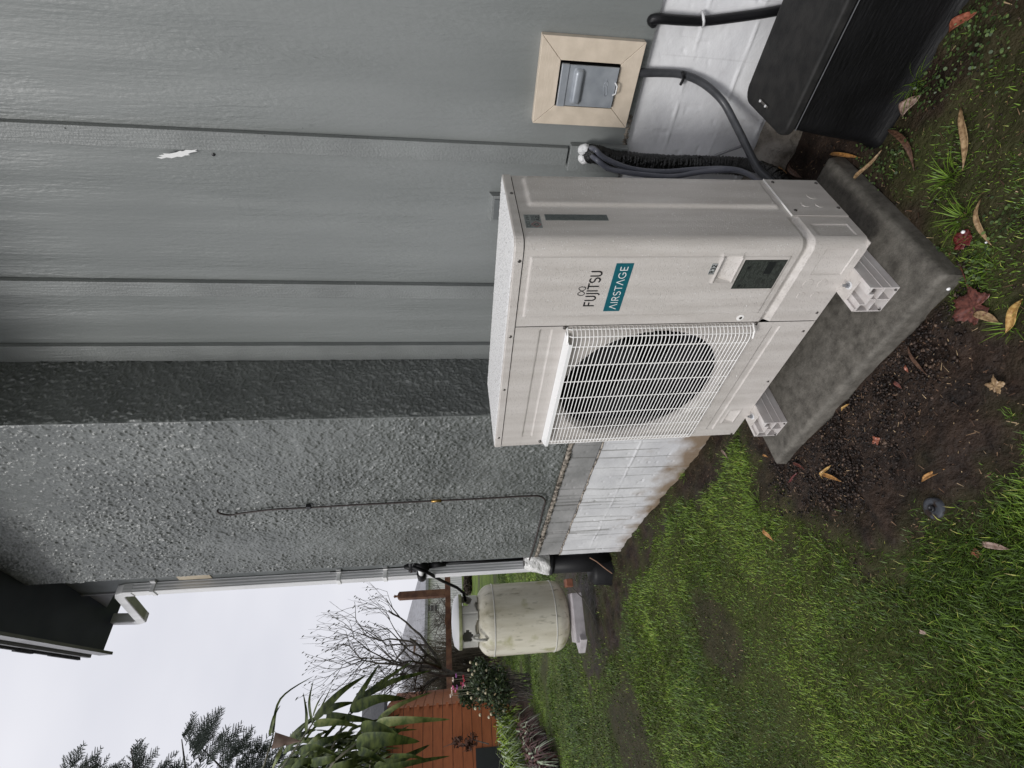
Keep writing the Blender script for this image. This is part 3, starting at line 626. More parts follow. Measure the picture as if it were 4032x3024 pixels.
# ---------------- lettering: strokes laid as thin ribbons
def ribbon(mb, pts, w, o, ux, uz, nrm_, sx=1., sz=1., shear=0.):
    pts = [(p[0]*sx+shear*p[1]*sz, p[1]*sz) for p in pts]
    for i in range(len(pts)-1):
        (x0, y0), (x1, y1) = pts[i], pts[i+1]; dx, dy = x1-x0, y1-y0; l_ = math.hypot(dx, dy) or 1; ex, ey = dx/l_*w*.28, dy/l_*w*.28; px_, py_ = -dy/l_*w/2, dx/l_*w/2
        Q = [(x0-ex+px_, y0-ey+py_), (x0-ex-px_, y0-ey-py_), (x1+ex-px_, y1+ey-py_), (x1+ex+px_, y1+ey+py_)]
        mb.add([tuple(o[k]+ux[k]*a+uz[k]*b+nrm_[k]*.00002*i for k in range(3)) for a, b in Q], [(0,1,2,3)])
def arc(cx, cy, rx, ry, a0, a1, n=10): return [(cx+rx*math.cos(math.radians(a0+(a1-a0)*k/n)), cy+ry*math.sin(math.radians(a0+(a1-a0)*k/n))) for k in range(n+1)]
GL = {  # unit height, (strokes, advance)
 'F': ([[(.1,0),(.1,1)],[(.1,.97),(.52,.97)],[(.1,.53),(.45,.53)]], .60), 'U': ([[(.08,1),(.08,.32)]+arc(.32,.32,.24,.31,180,360)+[(.56,1)]], .70),
 'J': ([[(.12,1),(.12,-.05)]+arc(-.10,-.05,.22,.22,0,-70,6)], .26), 'I': ([[(.1,0),(.1,1)]], .25), 'T': ([[(.3,0),(.3,1)],[(0,.97),(.6,.97)]], .64),
 'S': ([arc(.28,.74,.23,.24,40,270,12)+arc(.28,.26,.25,.25,90,-140,12)], .60), 'A': ([[(0,0),(.34,1),(.68,0)]], .74), 'R': ([[(.08,0),(.08,.97),(.3,.97)]+arc(.3,.73,.22,.24,90,-90,10)+[(.08,.49)],[(.3,.49),(.58,0)]], .66),
 'G': ([arc(.45,.5,.40,.48,50,320,18)+[(.76,.45),(.50,.45)]], .90), 'E': ([[(.5,.03),(.08,.03),(.08,.97),(.5,.97)],[(.08,.5),(.45,.5)]], .58),
 '3': ([arc(.28,.74,.22,.23,150,-90,10),arc(.28,.27,.25,.25,90,-150,10)], .62), '2': ([arc(.28,.73,.24,.24,165,-30,10)+[(.04,.03),(.55,.03)]], .62),
 'A2': ([[(0,0),(.32,1),(.64,0)],[(.12,.35),(.52,.35)]], .7), 'L': ([[(.08,1),(.08,.03),(.45,.03)]], .5)}
def write(txt, o, ux, uz, nrm_, x0, x1, z0, h, w, name, m, par, gap=.06):
    adv = [GL[g][1]+gap for g in txt]; tot = sum(adv)-gap; sx = (x1-x0)/tot; mb = MB(); x = 0
    for g, a in zip(txt, adv):
        for st in GL[g][0]: ribbon(mb, [((x+p[0])*sx+x0, p[1]*h+z0) for p in st], w, o, ux, uz, nrm_)
        x += a
    return mb.build(name, m, par, auto=False)
FO = (0, -.0046, 0); UX, UZ, NF = (1,0,0), (0,0,1), (0,-1,0)
write(list('FUJITSU'), FO, UX, UZ, NF, -.216, -.086, .752, .0295, .0042, 'maker_lettering', m_ink, ac)
mb = MB()
inf = [(-.158+.0135*math.cos(t_)/(1+math.sin(t_)**2)*1.15, .797+.0135*math.sin(t_)*math.cos(t_)/(1+math.sin(t_)**2)*2.0) for t_ in np.linspace(0, 2*math.pi, 41)]
ribbon(mb, inf, .0022, FO, UX, UZ, NF); mb.build('loop_emblem', m_ink, ac, auto=False)
MB().box((-.235, -.0048, .6695), (-.0635, -.0038, .7185)).build('name_badge', m_teal, ac)
write(['A','I','R','S','T','A','G','E'], (0,-.0053,0), UX, UZ, NF, -.226, -.073, .683, .0205, .0024, 'badge_lettering', m_white, ac, .10)
MB().box((-.103, -.0046, .4275), (-.066, -.0038, .4450)).build('refrigerant_tag', m_pale, ac)
write(['R','3','2'], (0,-.0051,0), UX, UZ, NF, -.099, -.070, .4305, .0115, .0026, 'tag_lettering', m_ink, ac, .12)
mb = MB(); ribbon(mb, [(-.102,.4285),(-.067,.4285),(-.067,.4440),(-.102,.4440),(-.102,.4285)], .0010, (0,-.0051,0), UX, UZ, NF); mb.build('tag_border', m_ink, ac, auto=False)
pl_ = MB().box((-.156, -.0048, .226), (-.0545, -.0038, .353)).build('rating_plate', m_dklabel, ac)
mb = MB(); r2 = random.Random(3)
for k in range(26):
    z = .346-.0046*k; x = -.152
    while x < -.062:
        w = r2.uniform(.004,.016)
        if r2.random() < .62: mb.box((x, -.0051, z-.0008), (min(x+w,-.058), -.0047, z+.0008))
        x += w+.003
mb.build('plate_print', m_ltink, pl_); MB().box((-.102, -.0054, .257), (-.061, -.0047, .279)).build('plate_block', m_dkink, pl_)
for x in (-.150, -.085): MB().box((x, -.0053, .328), (x+.009, -.0047, .337)).build('plate_mark', m_dkink, pl_)
# warning labels on the right side (plane a = 0)
SO = (.0009, 0, 0); SX, NS = (0,1,0), (1,0,0)
wl = MB().box((.0002, .061, .917), (.0009, .122, .961)).build('warning_label', m_pale2, ac)
mb = MB(); o_ = (.0014,0,0); ribbon(mb, [(.076,.9195),(.0885,.9325),(.076,.9455),(.0635,.9325),(.076,.9195)], .0014, o_, SX, UZ, NS); mb.build('warning_diamond', m_redink, wl, auto=False)
mb = MB(); ribbon(mb, [(.073,.928),(.072,.932),(.0755,.9385),(.0775,.935),(.080,.932),(.079,.928),(.074,.927)], .0018, o_, SX, UZ, NS); mb.build('flame_mark', m_ink, wl, auto=False)
write(['A2','2','L'], o_, SX, UZ, NS, .094, .119, .921, .010, .0017, 'label_lettering', m_ink, wl, .12)
mb = MB()
for z in (.934, .9375, .941): mb.box((.0012, .094, z), (.0015, .117, z+.0014))
for y_ in (.066, .079): ribbon(mb, [(y_,.9495),(y_+.009,.9495),(y_+.009,.9575),(y_,.9575),(y_,.9495)], .0012, o_, SX, UZ, NS)
for y_ in (.096, .104, .112): ribbon(mb, [(y_,.950),(y_+.005,.957),(y_+.003,.949)], .0014, o_, SX, UZ, NS)
mb.build('label_print', m_greyink, wl, auto=False)
tl = MB().box((.0002, .096, .731), (.0009, .124, .9045)).build('text_label', m_pale2, ac)
mb = MB(); z = .902
while z > .733:
    y_ = .0975
    while y_ < .1215:
        w = r2.uniform(.004,.012); mb.box((.0011, y_, z-.0017), (.0013, min(y_+w,.1228), z)); y_ += w+.0008
    z -= .0030
mb.build('label_print', m_greyink, tl)
# ------------------------------------------------------------------ mounting blocks, pad
def riser(a0, label):
    r = thing('mounting_block', label, 'mounting block', tuple(RAC @ Vector((a0+.045, -.087, -.0945))), 'mounting blocks under the heat pump', R=RAC)
    x0, x1, z0, z1, w = -.045, .045, 0., .094, .0035; y0, y1 = 0., .50
    mb = MB().box((x0,y0,z0),(x1,y1,z0+w)).box((x0,y0,z0+w),(x0+w,y1,z1-.012)).box((x1-w,y0,z0+w),(x1,y1,z1-.012)).box((x0,y0,z1-.012),(-.017,y1,z1-.012+w)).box((.017,y0,z1-.012),(x1,y1,z1-.012+w))
    mb.box((-w/2,y0+.0005,z0+w),(w/2,y1,z1-.030)).box((x0+w,y0+.0005,.042),(x1-w,y1,.0455)).box((-.017-w,y0,z1-.030),(.017+w,y1,z1-.030+w)).box((-.017-w,y0,z1-.0265),(-.017,y1,z1-.012)).box((.017,y0,z1-.0265),(.017+w,y1,z1-.012))
    mb.box((x0,y0+.0005,z1-.0085),(-.034,y1,z1-.001)).box((.034,y0+.0005,z1-.0085),(x1,y1,z1-.001))
    mb.box((x0-.0015,y0+.001,.026),(x0,y1,.0275)).box((x1,y0+.001,.026),(x1+.0012,y1,.0275)).box((x1,y0+.001,.055),(x1+.0012,y1,.0565))
    mb.build('channel', m_pvc, r)
    MB().box((x0+w,y0+.11,z0+w),(x1-w,y0+.113,z1-.03)).build('channel_bulkhead', m_trimgrey, r)
    MB().box((-.043,y0+.088-.045,z1-.0045),(.043,y0+.45,z1)).build('unit_foot', m_ac, r)
    MB().lathe([(.012,0),(.012,.002),(.0001,.002)], 20, (0,.064,z1)).build('washer', m_whitem, r)
    MB().lathe([(.008,0),(.008,.006),(.0045,.0065),(.0045,.016),(0,.017)], 6, (0,.064,z1+.002)).build('bolt', M('zinc', (.35,.36,.38), None, rough=.3, metal=.9) if 'zinc' not in bpy.data.materials else bpy.data.materials['zinc'], r)
    for k, (x, z) in enumerate(((x1-.008,.010),(x0+.008,.010))): MB().lathe([(.003,0),(.003,.004),(0,.006)], 8, (x,.0,z), Rx).build('screw_boss', m_screw, r)
    return r
riser(-.178, 'white plastic mounting channel nearest the camera, under the right end of the unit')
riser(-.829, 'white plastic mounting channel under the far left end of the unit')
pad = None
def pad_mesh():
    nx_, ny_ = 150, 100; x0, x1, y0, y1, r, hh = -.915, .016, -.163, .446, .014, .06
    u = np.linspace(x0, x1, nx_); v = np.linspace(y0, y1, ny_); mb = MB(); P = np.zeros((nx_+8, ny_+8, 3))
    uu = np.concatenate([[x0]*4, u, [x1]*4]); vv = np.concatenate([[y0]*4, v, [y1]*4])
    for i in range(nx_+8):
        for j in range(ny_+8):
            ei = max(0, 4-i, i-(nx_+3)); ej = max(0, 4-j, j-(ny_+3)); x, y = uu[i], vv[j]
            d = min(x-x0, x1-x, y-y0, y1-y)
            z = -.095-(.010*(1-min(1, d/.013))**2.) if max(ei, ej) == 0 else -.105-(hh-.009)*max(ei, ej)/4
            fl = .004*max(ei, ej)/4; 
            if i < 4: x -= fl
            if i > nx_+3: x += fl
            if j < 4: y -= fl
            if j > ny_+3: y += fl
            P[i,j] = (x, y, z)
    P[...,2] += .0016*(vn(P[...,0], P[...,1], 9, 5)-.5); P[...,0] += .0007*(vn(P[...,0], P[...,1], 12, 6)-.5)
    return MB().sheet(P)
pd = pad_mesh().build('concrete_pad', m_pad, None, smooth=True, auto=False); pd.matrix_world = RAC.to_4x4()
tag(pd, 'damp grey concrete slab lying on the soil under the heat pump', 'concrete pad')

# ------------------------------------------------------------------ black lidded box by the wall
bn = thing('storage_box', 'low black plastic box with a flat lid against the white block base', 'storage box', (.6, .5, GZ))
zl = .16
def lid_poly(y0, y1, x0, x1, r, n=6):
    P = []
    for cx, cy, a0, rr in ((x0+r, y0+r, 180, r), (x1-r, y0+r, 270, r), (x1-r, y1-r, 0, r), (x0+r*1.3, y1-r*1.3, 90, r*1.3)):
        for k in range(n): a = math.radians(a0+90*k/(n-1)); P.append((cx+rr*math.cos(a), cy+rr*math.sin(a)))
    return P
lx0 = .118; lp0 = lid_poly(.372, .665, lx0, 1.30, .035)
mb = MB(); rows = [(zl-.030,.000),(zl-.028,.006),(zl-.006,.006),(zl-.001,.001),(zl,-.006)]; n = len(lp0); cx, cy = .7, .52
def grow(P, g_): 
    return [(x+(g_ if x > cx else -g_), y+(g_ if y > cy else -g_)) for x, y in P]
for z, g_ in rows: mb.v += [(x, y, z) for x, y in grow(lp0, g_)]
for i in range(len(rows)-1):
    for k in range(n): a = i*n+k; b = i*n+(k+1) % n; mb.f.append((a, b, b+n, a+n))
mb.f.append(tuple((len(rows)-1)*n+k for k in range(n))); mb.build('lid', m_binlid, bn, smooth=False, bevel=.003)
mb = MB(); rows = [(zl-.034,-.010),(zl-.06,-.006),(.0,.004),(-.10,.012),(-.145,.018),(-.150,.026),(-.17,.027)]
for z, g_ in rows: mb.v += [(x, y, z) for x, y in grow(lp0, g_)]
for i in range(len(rows)-1):
    for k in range(n): a = i*n+k; b = i*n+(k+1) % n; mb.f.append((a, b, b+n, a+n))
mb.build('body', m_bin, bn, smooth=True)
q = PZ(3010, 408, zl+.001); q2 = PZ(3000, 430, zl+.001)
MB().box((q[0]-.004, q[1]-.030, zl), (q[0]+.004, q[1]+.03, zl+.006)).build('latch', m_screw, bn, bevel=.002)
for dy in (-.02, .02): MB().lathe([(.004,0),(.004,.003),(0,.004)], 10, (q[0]+.0, q[1]+dy, zl+.006)).build('rivet', m_whitem, bn)
MB().tube([(lx0+.02, .366, zl-.032), (.7, .364, zl-.032), (1.2, .364, zl-.032)], .0018, 6).build('lid_bead', m_conduit, bn)

# ------------------------------------------------------------------ disconnect box in its trim frame
fx = [PY(2137,136,YW-.03), PY(2546,165,YW-.03), PY(2463,506,YW-.03), PY(2097,481,YW-.03)]
X0, X1 = (fx[2][0]+fx[3][0])/2, (fx[0][0]+fx[1][0])/2; Z1_, Z0_ = (fx[0][2]+fx[3][2])/2, (fx[1][2]+fx[2][2])/2
fi = [PY(2209,237,YW-.032), PY(2446,253,YW-.032), PY(2409,428,YW-.032), PY(2183,416,YW-.032)]
x0, x1 = (fi[2][0]+fi[3][0])/2, (fi[0][0]+fi[1][0])/2; z1, z0 = (fi[0][2]+fi[3][2])/2, (fi[1][2]+fi[2][2])/2
Yf = YW-.032
fr = thing('trim_frame', 'beige mitred trim frame on the grey siding round the grey metal cover', 'trim frame', ((X0+X1)/2, YW, Z0_))
def mit(P4, name, m):   # outer a,b inner b,a
    mb = MB(); mb.add([(x, Yf, z) for x, z in P4]+[(x, YW-.0005, z) for x, z in P4], [(0,1,2,3),(7,6,5,4),(0,4,5,1),(1,5,6,2),(2,6,7,3),(3,7,4,0)]); return mb.build(name, m, fr, bevel=.0015)
g_ = .0006
mit([(X0+g_,Z1_),(X1-g_,Z1_),(x1-g_,z1),(x0+g_,z1)], 'frame_side', m_frameh); mit([(X0+g_,Z0_),(X1-g_,Z0_),(x1-g_,z0),(x0+g_,z0)], 'frame_side', m_frameh)
mit([(X0,Z0_+g_),(X0,Z1_-g_),(x0,z1-g_),(x0,z0+g_)], 'frame_side', m_frame); mit([(X1,Z0_+g_),(X1,Z1_-g_),(x1,z1-g_),(x1,z0+g_)], 'frame_side', m_frame)
db = thing('disconnect_box', 'grey metal electrical cover with a raised oblong, inside the beige frame', 'electrical box', ((x0+x1)/2, YW, z0))
MB().box((x0+.004, Yf-.002, z0+.004), (x1-.004, YW-.001, z1-.004)).build('housing', m_black, db)
MB().box((x0+.004, Yf-.016, z1-.030), (x1-.006, Yf-.0025, z1-.004)).build('hood', m_box, db, bevel=.002)
MB().box((x0+.006, Yf-.012, z0+.006), (x1-.008, Yf-.003, z1-.0315)).build('cover', m_box, db, bevel=.0015)
mb = MB(); P = []; cxx = (x0+x1)/2-.002; zc_ = z1-.066
for i in range(13):
    row = []
    for j in range(25):
        u = -1+2*j/24; v = -1+2*i/12; uu = u*.056; vv = v*.0175
        d = max(0, max(abs(uu)-(.056-.014), 0)); dv = max(0, abs(vv)-(.0175-.014)); e = math.hypot(d, dv)/.014; h = .016*math.sqrt(max(0, 1-min(1, e)**2.2))
        row.append((cxx+uu, Yf-.0118-h, zc_+vv))
    P.append(row)
mb.sheet(P).build('raised_oblong', m_box, db, smooth=True)
mb = MB(); ex = [(0,.0),(.006,.006),(.014,.010),(.022,.008),(.030,.012),(.034,.006),(.026,.000),(.016,-.002),(.006,-.004),(0,0)]
for lst in (ex, [(.030,.012),(.040,.012),(.046,.004),(.038,-.002),(.030,.002)], [(.046,.004),(.052,.006)]): 
    mb.tube([(cxx-.024+p_[0], Yf-.0125, z0+.036+p_[1]) for p_ in lst], .0011, 5)
mb.build('embossed_mark', m_box, db, smooth=True)
MB().tube([(cxx-.020, Yf-.014, z0+.012), (cxx-.012, Yf-.020, z0+.004), (cxx+.012, Yf-.020, z0+.004), (cxx+.020, Yf-.014, z0+.012)], .0028, 6).build('hasp', m_whitem, db, smooth=True)
# ------------------------------------------------------------------ conduits, line set, cables
def pathpts(L_):      # (x, y, plane Y) list to smooth 3-D curve
    P = [PY(x, y, v) for x, y, v in L_]; out = []
    for i in range(len(P)-1):
        p0, p1, p2, p3 = P[max(i-1,0)], P[i], P[i+1], P[min(i+2,len(P)-1)]
        for k in range(8):
            t_ = k/8; out.append(.5*((2*p1)+(p2-p0)*t_+(2*p0-5*p1+4*p2-p3)*t_*t_+(3*p1-p0-3*p2+p3)*t_**3))
    out.append(P[-1]); return out
YF = YW+.008
c1 = pathpts([(2470,284,YW-.018),(2530,287,YW-.012),(2600,287,YW-.006),(2689,294,YW-.004),(2771,330,YW-.012),(2844,397,YW-.04),(2892,482,YW-.10),(2940,578,YW-.19),(2985,665,YW-.27),(3040,720,YW-.34),(3080,800,YW-.42)])
cg = thing('flexible_conduit', 'ribbed grey flexible conduit curving from the trim frame down behind the unit', 'conduit', tuple(c1[0]))
dn_ = []; rr_ = []
for i in range(len(c1)-1):
    for k in range(6): dn_.append(c1[i]+(c1[i+1]-c1[i])*k/6); rr_.append(.0122 if (i*6+k) % 2 else .0134)
MB().tube(dn_, rr_, 14).build('tube', m_conduit, cg, smooth=True)
q = PY(2692, 312, YW-.004); 
MB().tube([PY(2688, 282, YW-.018), PY(2690, 292, YW-.023), PY(2692, 304, YW-.02), PY(2688, 318, YW-.005), PY(2680, 332, YW+.004)], .0055, 8).build('clamp', m_cable, cg, smooth=True)
c2 = pathpts([(2576,92,YW-.001),(2566,78,YW-.012),(2600,74,YW-.02),(2680,79,YW-.018),(2771,82,YW-.01),(2880,70,YW-.008),(3000,53,YW-.012),(3130,30,YW-.02),(3260,10,YW-.05)])
cb = thing('black_hose', 'thick black ribbed hose from the siding edge down behind the black box', 'hose', tuple(c2[1]))
MB().tube(c2, .0150, 12).build('tube', m_cable, cb, smooth=True)
MB().tube([PY(2765, 45, YW+.006), PY(2768, 58, YW-.012), PY(2770, 70, YW-.024), PY(2772, 84, YW-.028), PY(2770, 97, YW-.02), PY(2766, 106, YW+.004)], .0045, 6).build('strap', m_whitem, cb, smooth=True)
ls = thing('line_set', 'black wrapped pipe and two slate hoses sagging from the white foam hole', 'pipe bundle', tuple(PY(2300, 605, YW)))
c3 = pathpts([(2306,606,YW-.0),(2320,606,YW-.04),(2350,608,YW-.06),(2403,625,YW-.055),(2500,636,YW-.05),(2607,644,YW-.05),(2720,647,YW-.05),(2810,649,YW-.06),(2900,654,YW-.09),(2973,667,YW-.15),(3050,700,YW-.25),(3110,760,YW-.33)])
dn_ = []; rr_ = []
for i in range(len(c3)-1):
    for k in range(5): dn_.append(c3[i]+(c3[i+1]-c3[i])*k/5); rr_.append((.030 if i > 8 else .020+.0012*i)*(1+.035*math.sin((i*5+k)*1.1)+.13*random.random()))
MB().tube(dn_, rr_, 18).build('wrapped_pipe', m_lineset, ls, smooth=True)
c4 = pathpts([(2312,600,YW-.03),(2345,625,YW-.10),(2395,663,YW-.12),(2460,678,YW-.13),(2525,687,YW-.135),(2648,695,YW-.14),(2770,676,YW-.14),(2892,671,YW-.16),(2960,690,YW-.22),(3000,706,YW-.28),(3050,760,YW-.36)])
c5 = pathpts([(2318,584,YW-.03),(2342,588,YW-.09),(2383,624,YW-.105),(2485,664,YW-.115),(2607,676,YW-.12),(2729,668,YW-.12),(2850,664,YW-.14),(2930,678,YW-.2),(3000,720,YW-.30)])
MB().tube(c4, .0095, 12).build('slate_hose', m_linegrey, ls, smooth=True); MB().tube(c5, .0095, 12).build('slate_hose', m_linegrey, ls, smooth=True)
for px_, cy_, py_ in ((2398, 655, 1), (2765, 668, 1), (2995, 690, 2)):
    c_ = PY(px_, cy_-8, YW-(.10 if py_ == 1 else .22)); P = [(c_[0]+.030*math.cos(a), c_[1]+.02+.036*math.sin(a), c_[2]+.004*math.sin(2*a)) for a in np.linspace(0, 6.283, 15)]
    MB().tube(P, .0022, 5).build('cable_tie', m_ink, ls)
fo = MB(); 
for k in range(9):
    a = random.random()*6.28; c_ = PY(2301+11*math.cos(a), 606+20*math.sin(a), YW-.045); fo.lathe([(0,-.022),(.014,-.013),(.020,0),(.014,.013),(0,.020)], 10, c_, Matrix.Rotation(random.random()*3, 3, 'X'))
fo.build('foam_plug', m_foam, ls, smooth=True)
c6 = pathpts([(2780,630,YW-.02),(2840,604,YW-.015),(2916,577,YW-.02),(2945,566,YW-.03)])
tag(MB().tube(c6, .0055, 8).build('small_pipe', m_fascia, None, smooth=True, base=tuple(c6[0])), 'short thin grey pipe sloping across the white blocks behind the conduit', 'pipe')
# cable on the chimney
q = [(857,2008,YC-.004),(862,2020,YC-.022),(905,2028,YC-.02),(960,2020,YC-.018),(1080,2006,YC-.02),(1200,2000,YC-.018),(1400,1988,YC-.02),(1560,1980,YC-.018),(1710,1972,YC-.02),(1900,1963,YC-.018),(2080,1953,YC-.02),(2128,1955,YC-.022),(2146,1972,YC-.02),(2140,2000,YC-.015),(2118,2090,YC-.012),(2096,2170,YC-.012),(2084,2205,YC-.01)]
ck = pathpts(q); ct = thing('chimney_cable', 'thin brown black cable running down the stucco chimney and along its lower edge', 'cable', tuple(ck[-1]))
MB().tube(ck, .0055, 7).build('wire', m_brown, ct, smooth=True)
c_ = PY(1718, 1972, YC-.022); MB().tube([c_-np.array([0,0,.03]), c_+np.array([0,0,.03])], .009, 10).build('brass_coupling', m_brass, ct, smooth=True)
c_ = PY(1215, 1996, YC-.02); MB().box((c_[0]-.014, c_[1]-.008, c_[2]-.012), (c_[0]+.014, c_[1]+.012, c_[2]+.012)).build('cable_clip', m_ink, ct)
# gas regulator and hoses
rg = thing('gas_regulator', 'black gas regulator and fittings beside the downspout with its hose to the tank', 'regulator', tuple(PY(1680, 2225, YL-.04)))
def RG(x, y, v=YL-.07): return PY(x, y, v)
MB().tube([RG(1590,2232), RG(1612,2232), RG(1640,2226)], [.012,.030,.03], 12).tube([RG(1625,2224), RG(1690,2222)], .045, 14).tube([RG(1690,2221), RG(1756,2216)], [.034,.026], 12).build('regulator_body', m_hose, rg, smooth=True)
MB().tube([RG(1618,2210), RG(1618,2246)], .020, 10).tube([RG(1632,2212), RG(1632,2240)], .026, 10).build('fitting', m_cable, rg, smooth=True)
MB().tube([RG(1655,2236), RG(1660,2262)], .022, 12).build('vent_neck', m_white, rg, smooth=True)
MB().tube([RG(1659,2258), RG(1662,2274)], .036, 14).build('vent_cap', m_hose, rg, smooth=True)
hp_ = [RG(1625,2232,YL-.12), RG(1680,2252,YL-.14), PD(1740,2287,4.9), PD(1800,2314,5.05), PD(1826,2335,5.15), PD(1834,2366,5.2)]
MB().tube([hp_[0], hp_[1], hp_[2], hp_[3], hp_[4], hp_[5]], .013, 10).build('hose', m_hose, rg, smooth=True)
MB().tube([RG(1590,2232), RG(1450,2243), RG(1300,2252)], .004, 6).build('sensing_wire', m_hose, rg, smooth=True); MB().tube([RG(1756,2216), RG(1900,2210), RG(2060,2200)], .010, 8).build('riser_pipe', m_hose, rg, smooth=True)

# ------------------------------------------------------------------ propane tank
TD = 5.25; tb = PD(2262, 2416, TD); tp = PD(1878, 2415, TD); TX, TY = float(tb[0]), float(tb[1]); tz0 = float(PD(2262,2425,TD-.3)[2]); tz1 = float(PD(1876,2415,TD-.3)[2]); TRAD = .305
tk = thing('propane_tank', 'tall cream propane tank streaked with grime and lichen, on blocks past the chimney', 'propane tank', (TX, TY, tz0-.08))
def dome(z, up, h=.15, n=9): return [(TRAD*math.cos(math.pi/2*k/n)**.65, z+up*h*math.sin(math.pi/2*k/n)) for k in range(n+1)]
prof = list(reversed(dome(tz0+.15, -1)))+dome(tz1-.15, 1)
MB().lathe(prof, 48, (TX, TY, 0)).build('body', m_tank, tk, smooth=True)
for z in (tz0+.16, tz1-.16): MB().lathe([(TRAD,z-.006),(TRAD+.004,z-.003),(TRAD+.004,z+.003),(TRAD,z+.006)], 48, (TX, TY, 0)).build('weld_seam', m_tankw, tk, smooth=True)
ztc = float(PD(1806, 2420, TD-.2)[2]); cr_ = .218; n = 72; P = []; mb = MB()
# collar with diamond holes: grid with faces removed
va = np.array([math.atan2(CAM[1]-TY, CAM[0]-TX)])[0]; nz = 26
zz = np.linspace(tz1-.02, ztc, nz)
for i in range(n+1):
    a = 2*math.pi*i/n; P.append([(TX+cr_*math.cos(a), TY+cr_*math.sin(a), z) for z in zz])
P = np.array(P); mb.v = [tuple(q) for q in P.reshape(-1,3)]; hz_ = ztc-tz1
for i in range(n):
    a = (2*math.pi*(i+.5)/n-va+math.pi) % (2*math.pi)-math.pi
    for j in range(nz-1):
        z = (zz[j]+zz[j+1])/2; hole = False
        for ca, cz, wa, wz in ((-.62, tz1+hz_*.50, .27, .052), (.95, tz1+hz_*.60, .34, .062), (-.30, tz1-.012, .30, .020), (.62, tz1-.012, .22, .02), (2.6, tz1+hz_*.6, .3, .05)):
            if abs((a-ca)/wa)**1.6+abs((z-cz)/wz)**1.6 < 1: hole = True
        if not hole: mb.f.append((i*nz+j, (i+1)*nz+j, (i+1)*nz+j+1, i*nz+j+1))
co = mb.build('collar', m_tankw, tk, smooth=True); so = co.modifiers.new('thick', 'SOLIDIFY'); so.thickness = .004
MB().lathe([(cr_-.012,ztc-.012),(cr_+.014,ztc-.014),(cr_+.016,ztc),(cr_+.004,ztc+.014),(cr_*.9,ztc+.040),(cr_*.5,ztc+.058),(0,ztc+.064)], 48, (TX, TY, 0)).build('cap', m_white, tk, smooth=True)
MB().lathe([(cr_+.0155,ztc-.030),(cr_+.0165,ztc-.028),(cr_+.0165,ztc-.004),(cr_+.0155,ztc-.002)], 48, (TX, TY, 0)).build('cap_rim', m_lichen, tk, smooth=True)
vd = Vector((CAM[0]-TX, CAM[1]-TY, 0)).normalized(); sd_ = Vector((-vd.y, vd.x, 0))
def tkp(side, up, out): return Vector((TX, TY, 0))+sd_*side+vd*out+Vector((0,0,up))
hk = [tkp(-.155+.0, tz1-.09, .255), tkp(-.155, tz1-.02, .262), tkp(-.15, tz1+.02, .25), tkp(-.135, tz1+.035, .235), tkp(-.12, tz1+.015, .225), tkp(-.115, tz1-.03, .235)]
MB().tube(hk, .012, 8).build('lifting_lug', m_tankw, tk, smooth=True)
MB().tube([(TX, TY, tz1-.02), (TX, TY, tz1+.07)], .03, 12).build('valve', m_brass, tk, smooth=True)
for k in range(5):
    a = va+random.uniform(-1.2,1.2); 
mb = MB()
def gblock(x, y, w, dpt, h, label, name='concrete_block', m=m_block, cat='block', grp=None, rot=0, dz=0, d=TD):
    c_ = PD(x, y, d); z = tz0-.005; R = Matrix.Rotation(rot, 4, 'Z'); 
    o = MB().box((-w/2,-dpt/2,0),(w/2,dpt/2,h)).build(name, m, None, bevel=.004); o.location = (c_[0], c_[1], z-h+dz); o.rotation_euler = (0,0,rot); return tag(o, label, cat, grp)
vaz = math.atan2(vd.y, vd.x)+math.pi/2
gblock(2280, 2430, .40, .19, .09, 'long pinkish concrete block carrying the propane tank', grp=None, rot=vaz, d=5.0, dz=.02)
gblock(2292, 2522, .12, .17, .06, 'pinkish concrete block tilted out at the left foot of the propane tank', rot=vaz+.7, d=4.98, dz=-.01)
gblock(2240, 2296, .07, .12, .06, 'orange brick wedged beside the black drain pipe under the tank', 'brick', m_brick, 'brick', rot=vaz, d=5.0, dz=.05)
sk = [G(2285,2375,.03)+np.array([0,0,.05]), G(2330,2400,.02), G(2345,2440,.01)]
tag(MB().tube([PD(2256,2318,4.75), PD(2300,2360,4.7), PD(2345,2442,4.6)], [.005,.004,.002], 6).build('stick', m_bark, None, base=tuple(PD(2345,2442,4.6))), 'thin dark stick leaning on the ground in front of the tank blocks', 'stick')
tag(MB().tube(pathpts([(2322,2196,YC-.02),(2350,2212,YC-.05),(2375,2232,YC-.08),(2410,2258,YC-.12)]), .004, 6).build('root', M('pale_root', (.28,.16,.10), None, rough=.7), None, base=tuple(PY(2410,2258,YC-.12))), 'pale bent root at the foot of the chimney corner', 'root')
# ------------------------------------------------------------------ sprinkler head
sp_ = G(3679, 2002)
spk = thing('sprinkler_head', 'round grey blue sprinkler cap flush with the muddy lawn', 'sprinkler', tuple(sp_))
MB().lathe([(0,.003),(.016,.004),(.022,.006),(.029,.004),(.031,-.02)], 28, (sp_[0], sp_[1], sp_[2]+.002)).build('cap', m_bluecap, spk, smooth=True)
MB().lathe([(.009,.003),(.009,.009),(.006,.011),(.005,.007),(0,.007)], 18, (sp_[0], sp_[1], sp_[2]+.003)).build('nozzle', m_ink, spk, smooth=True)

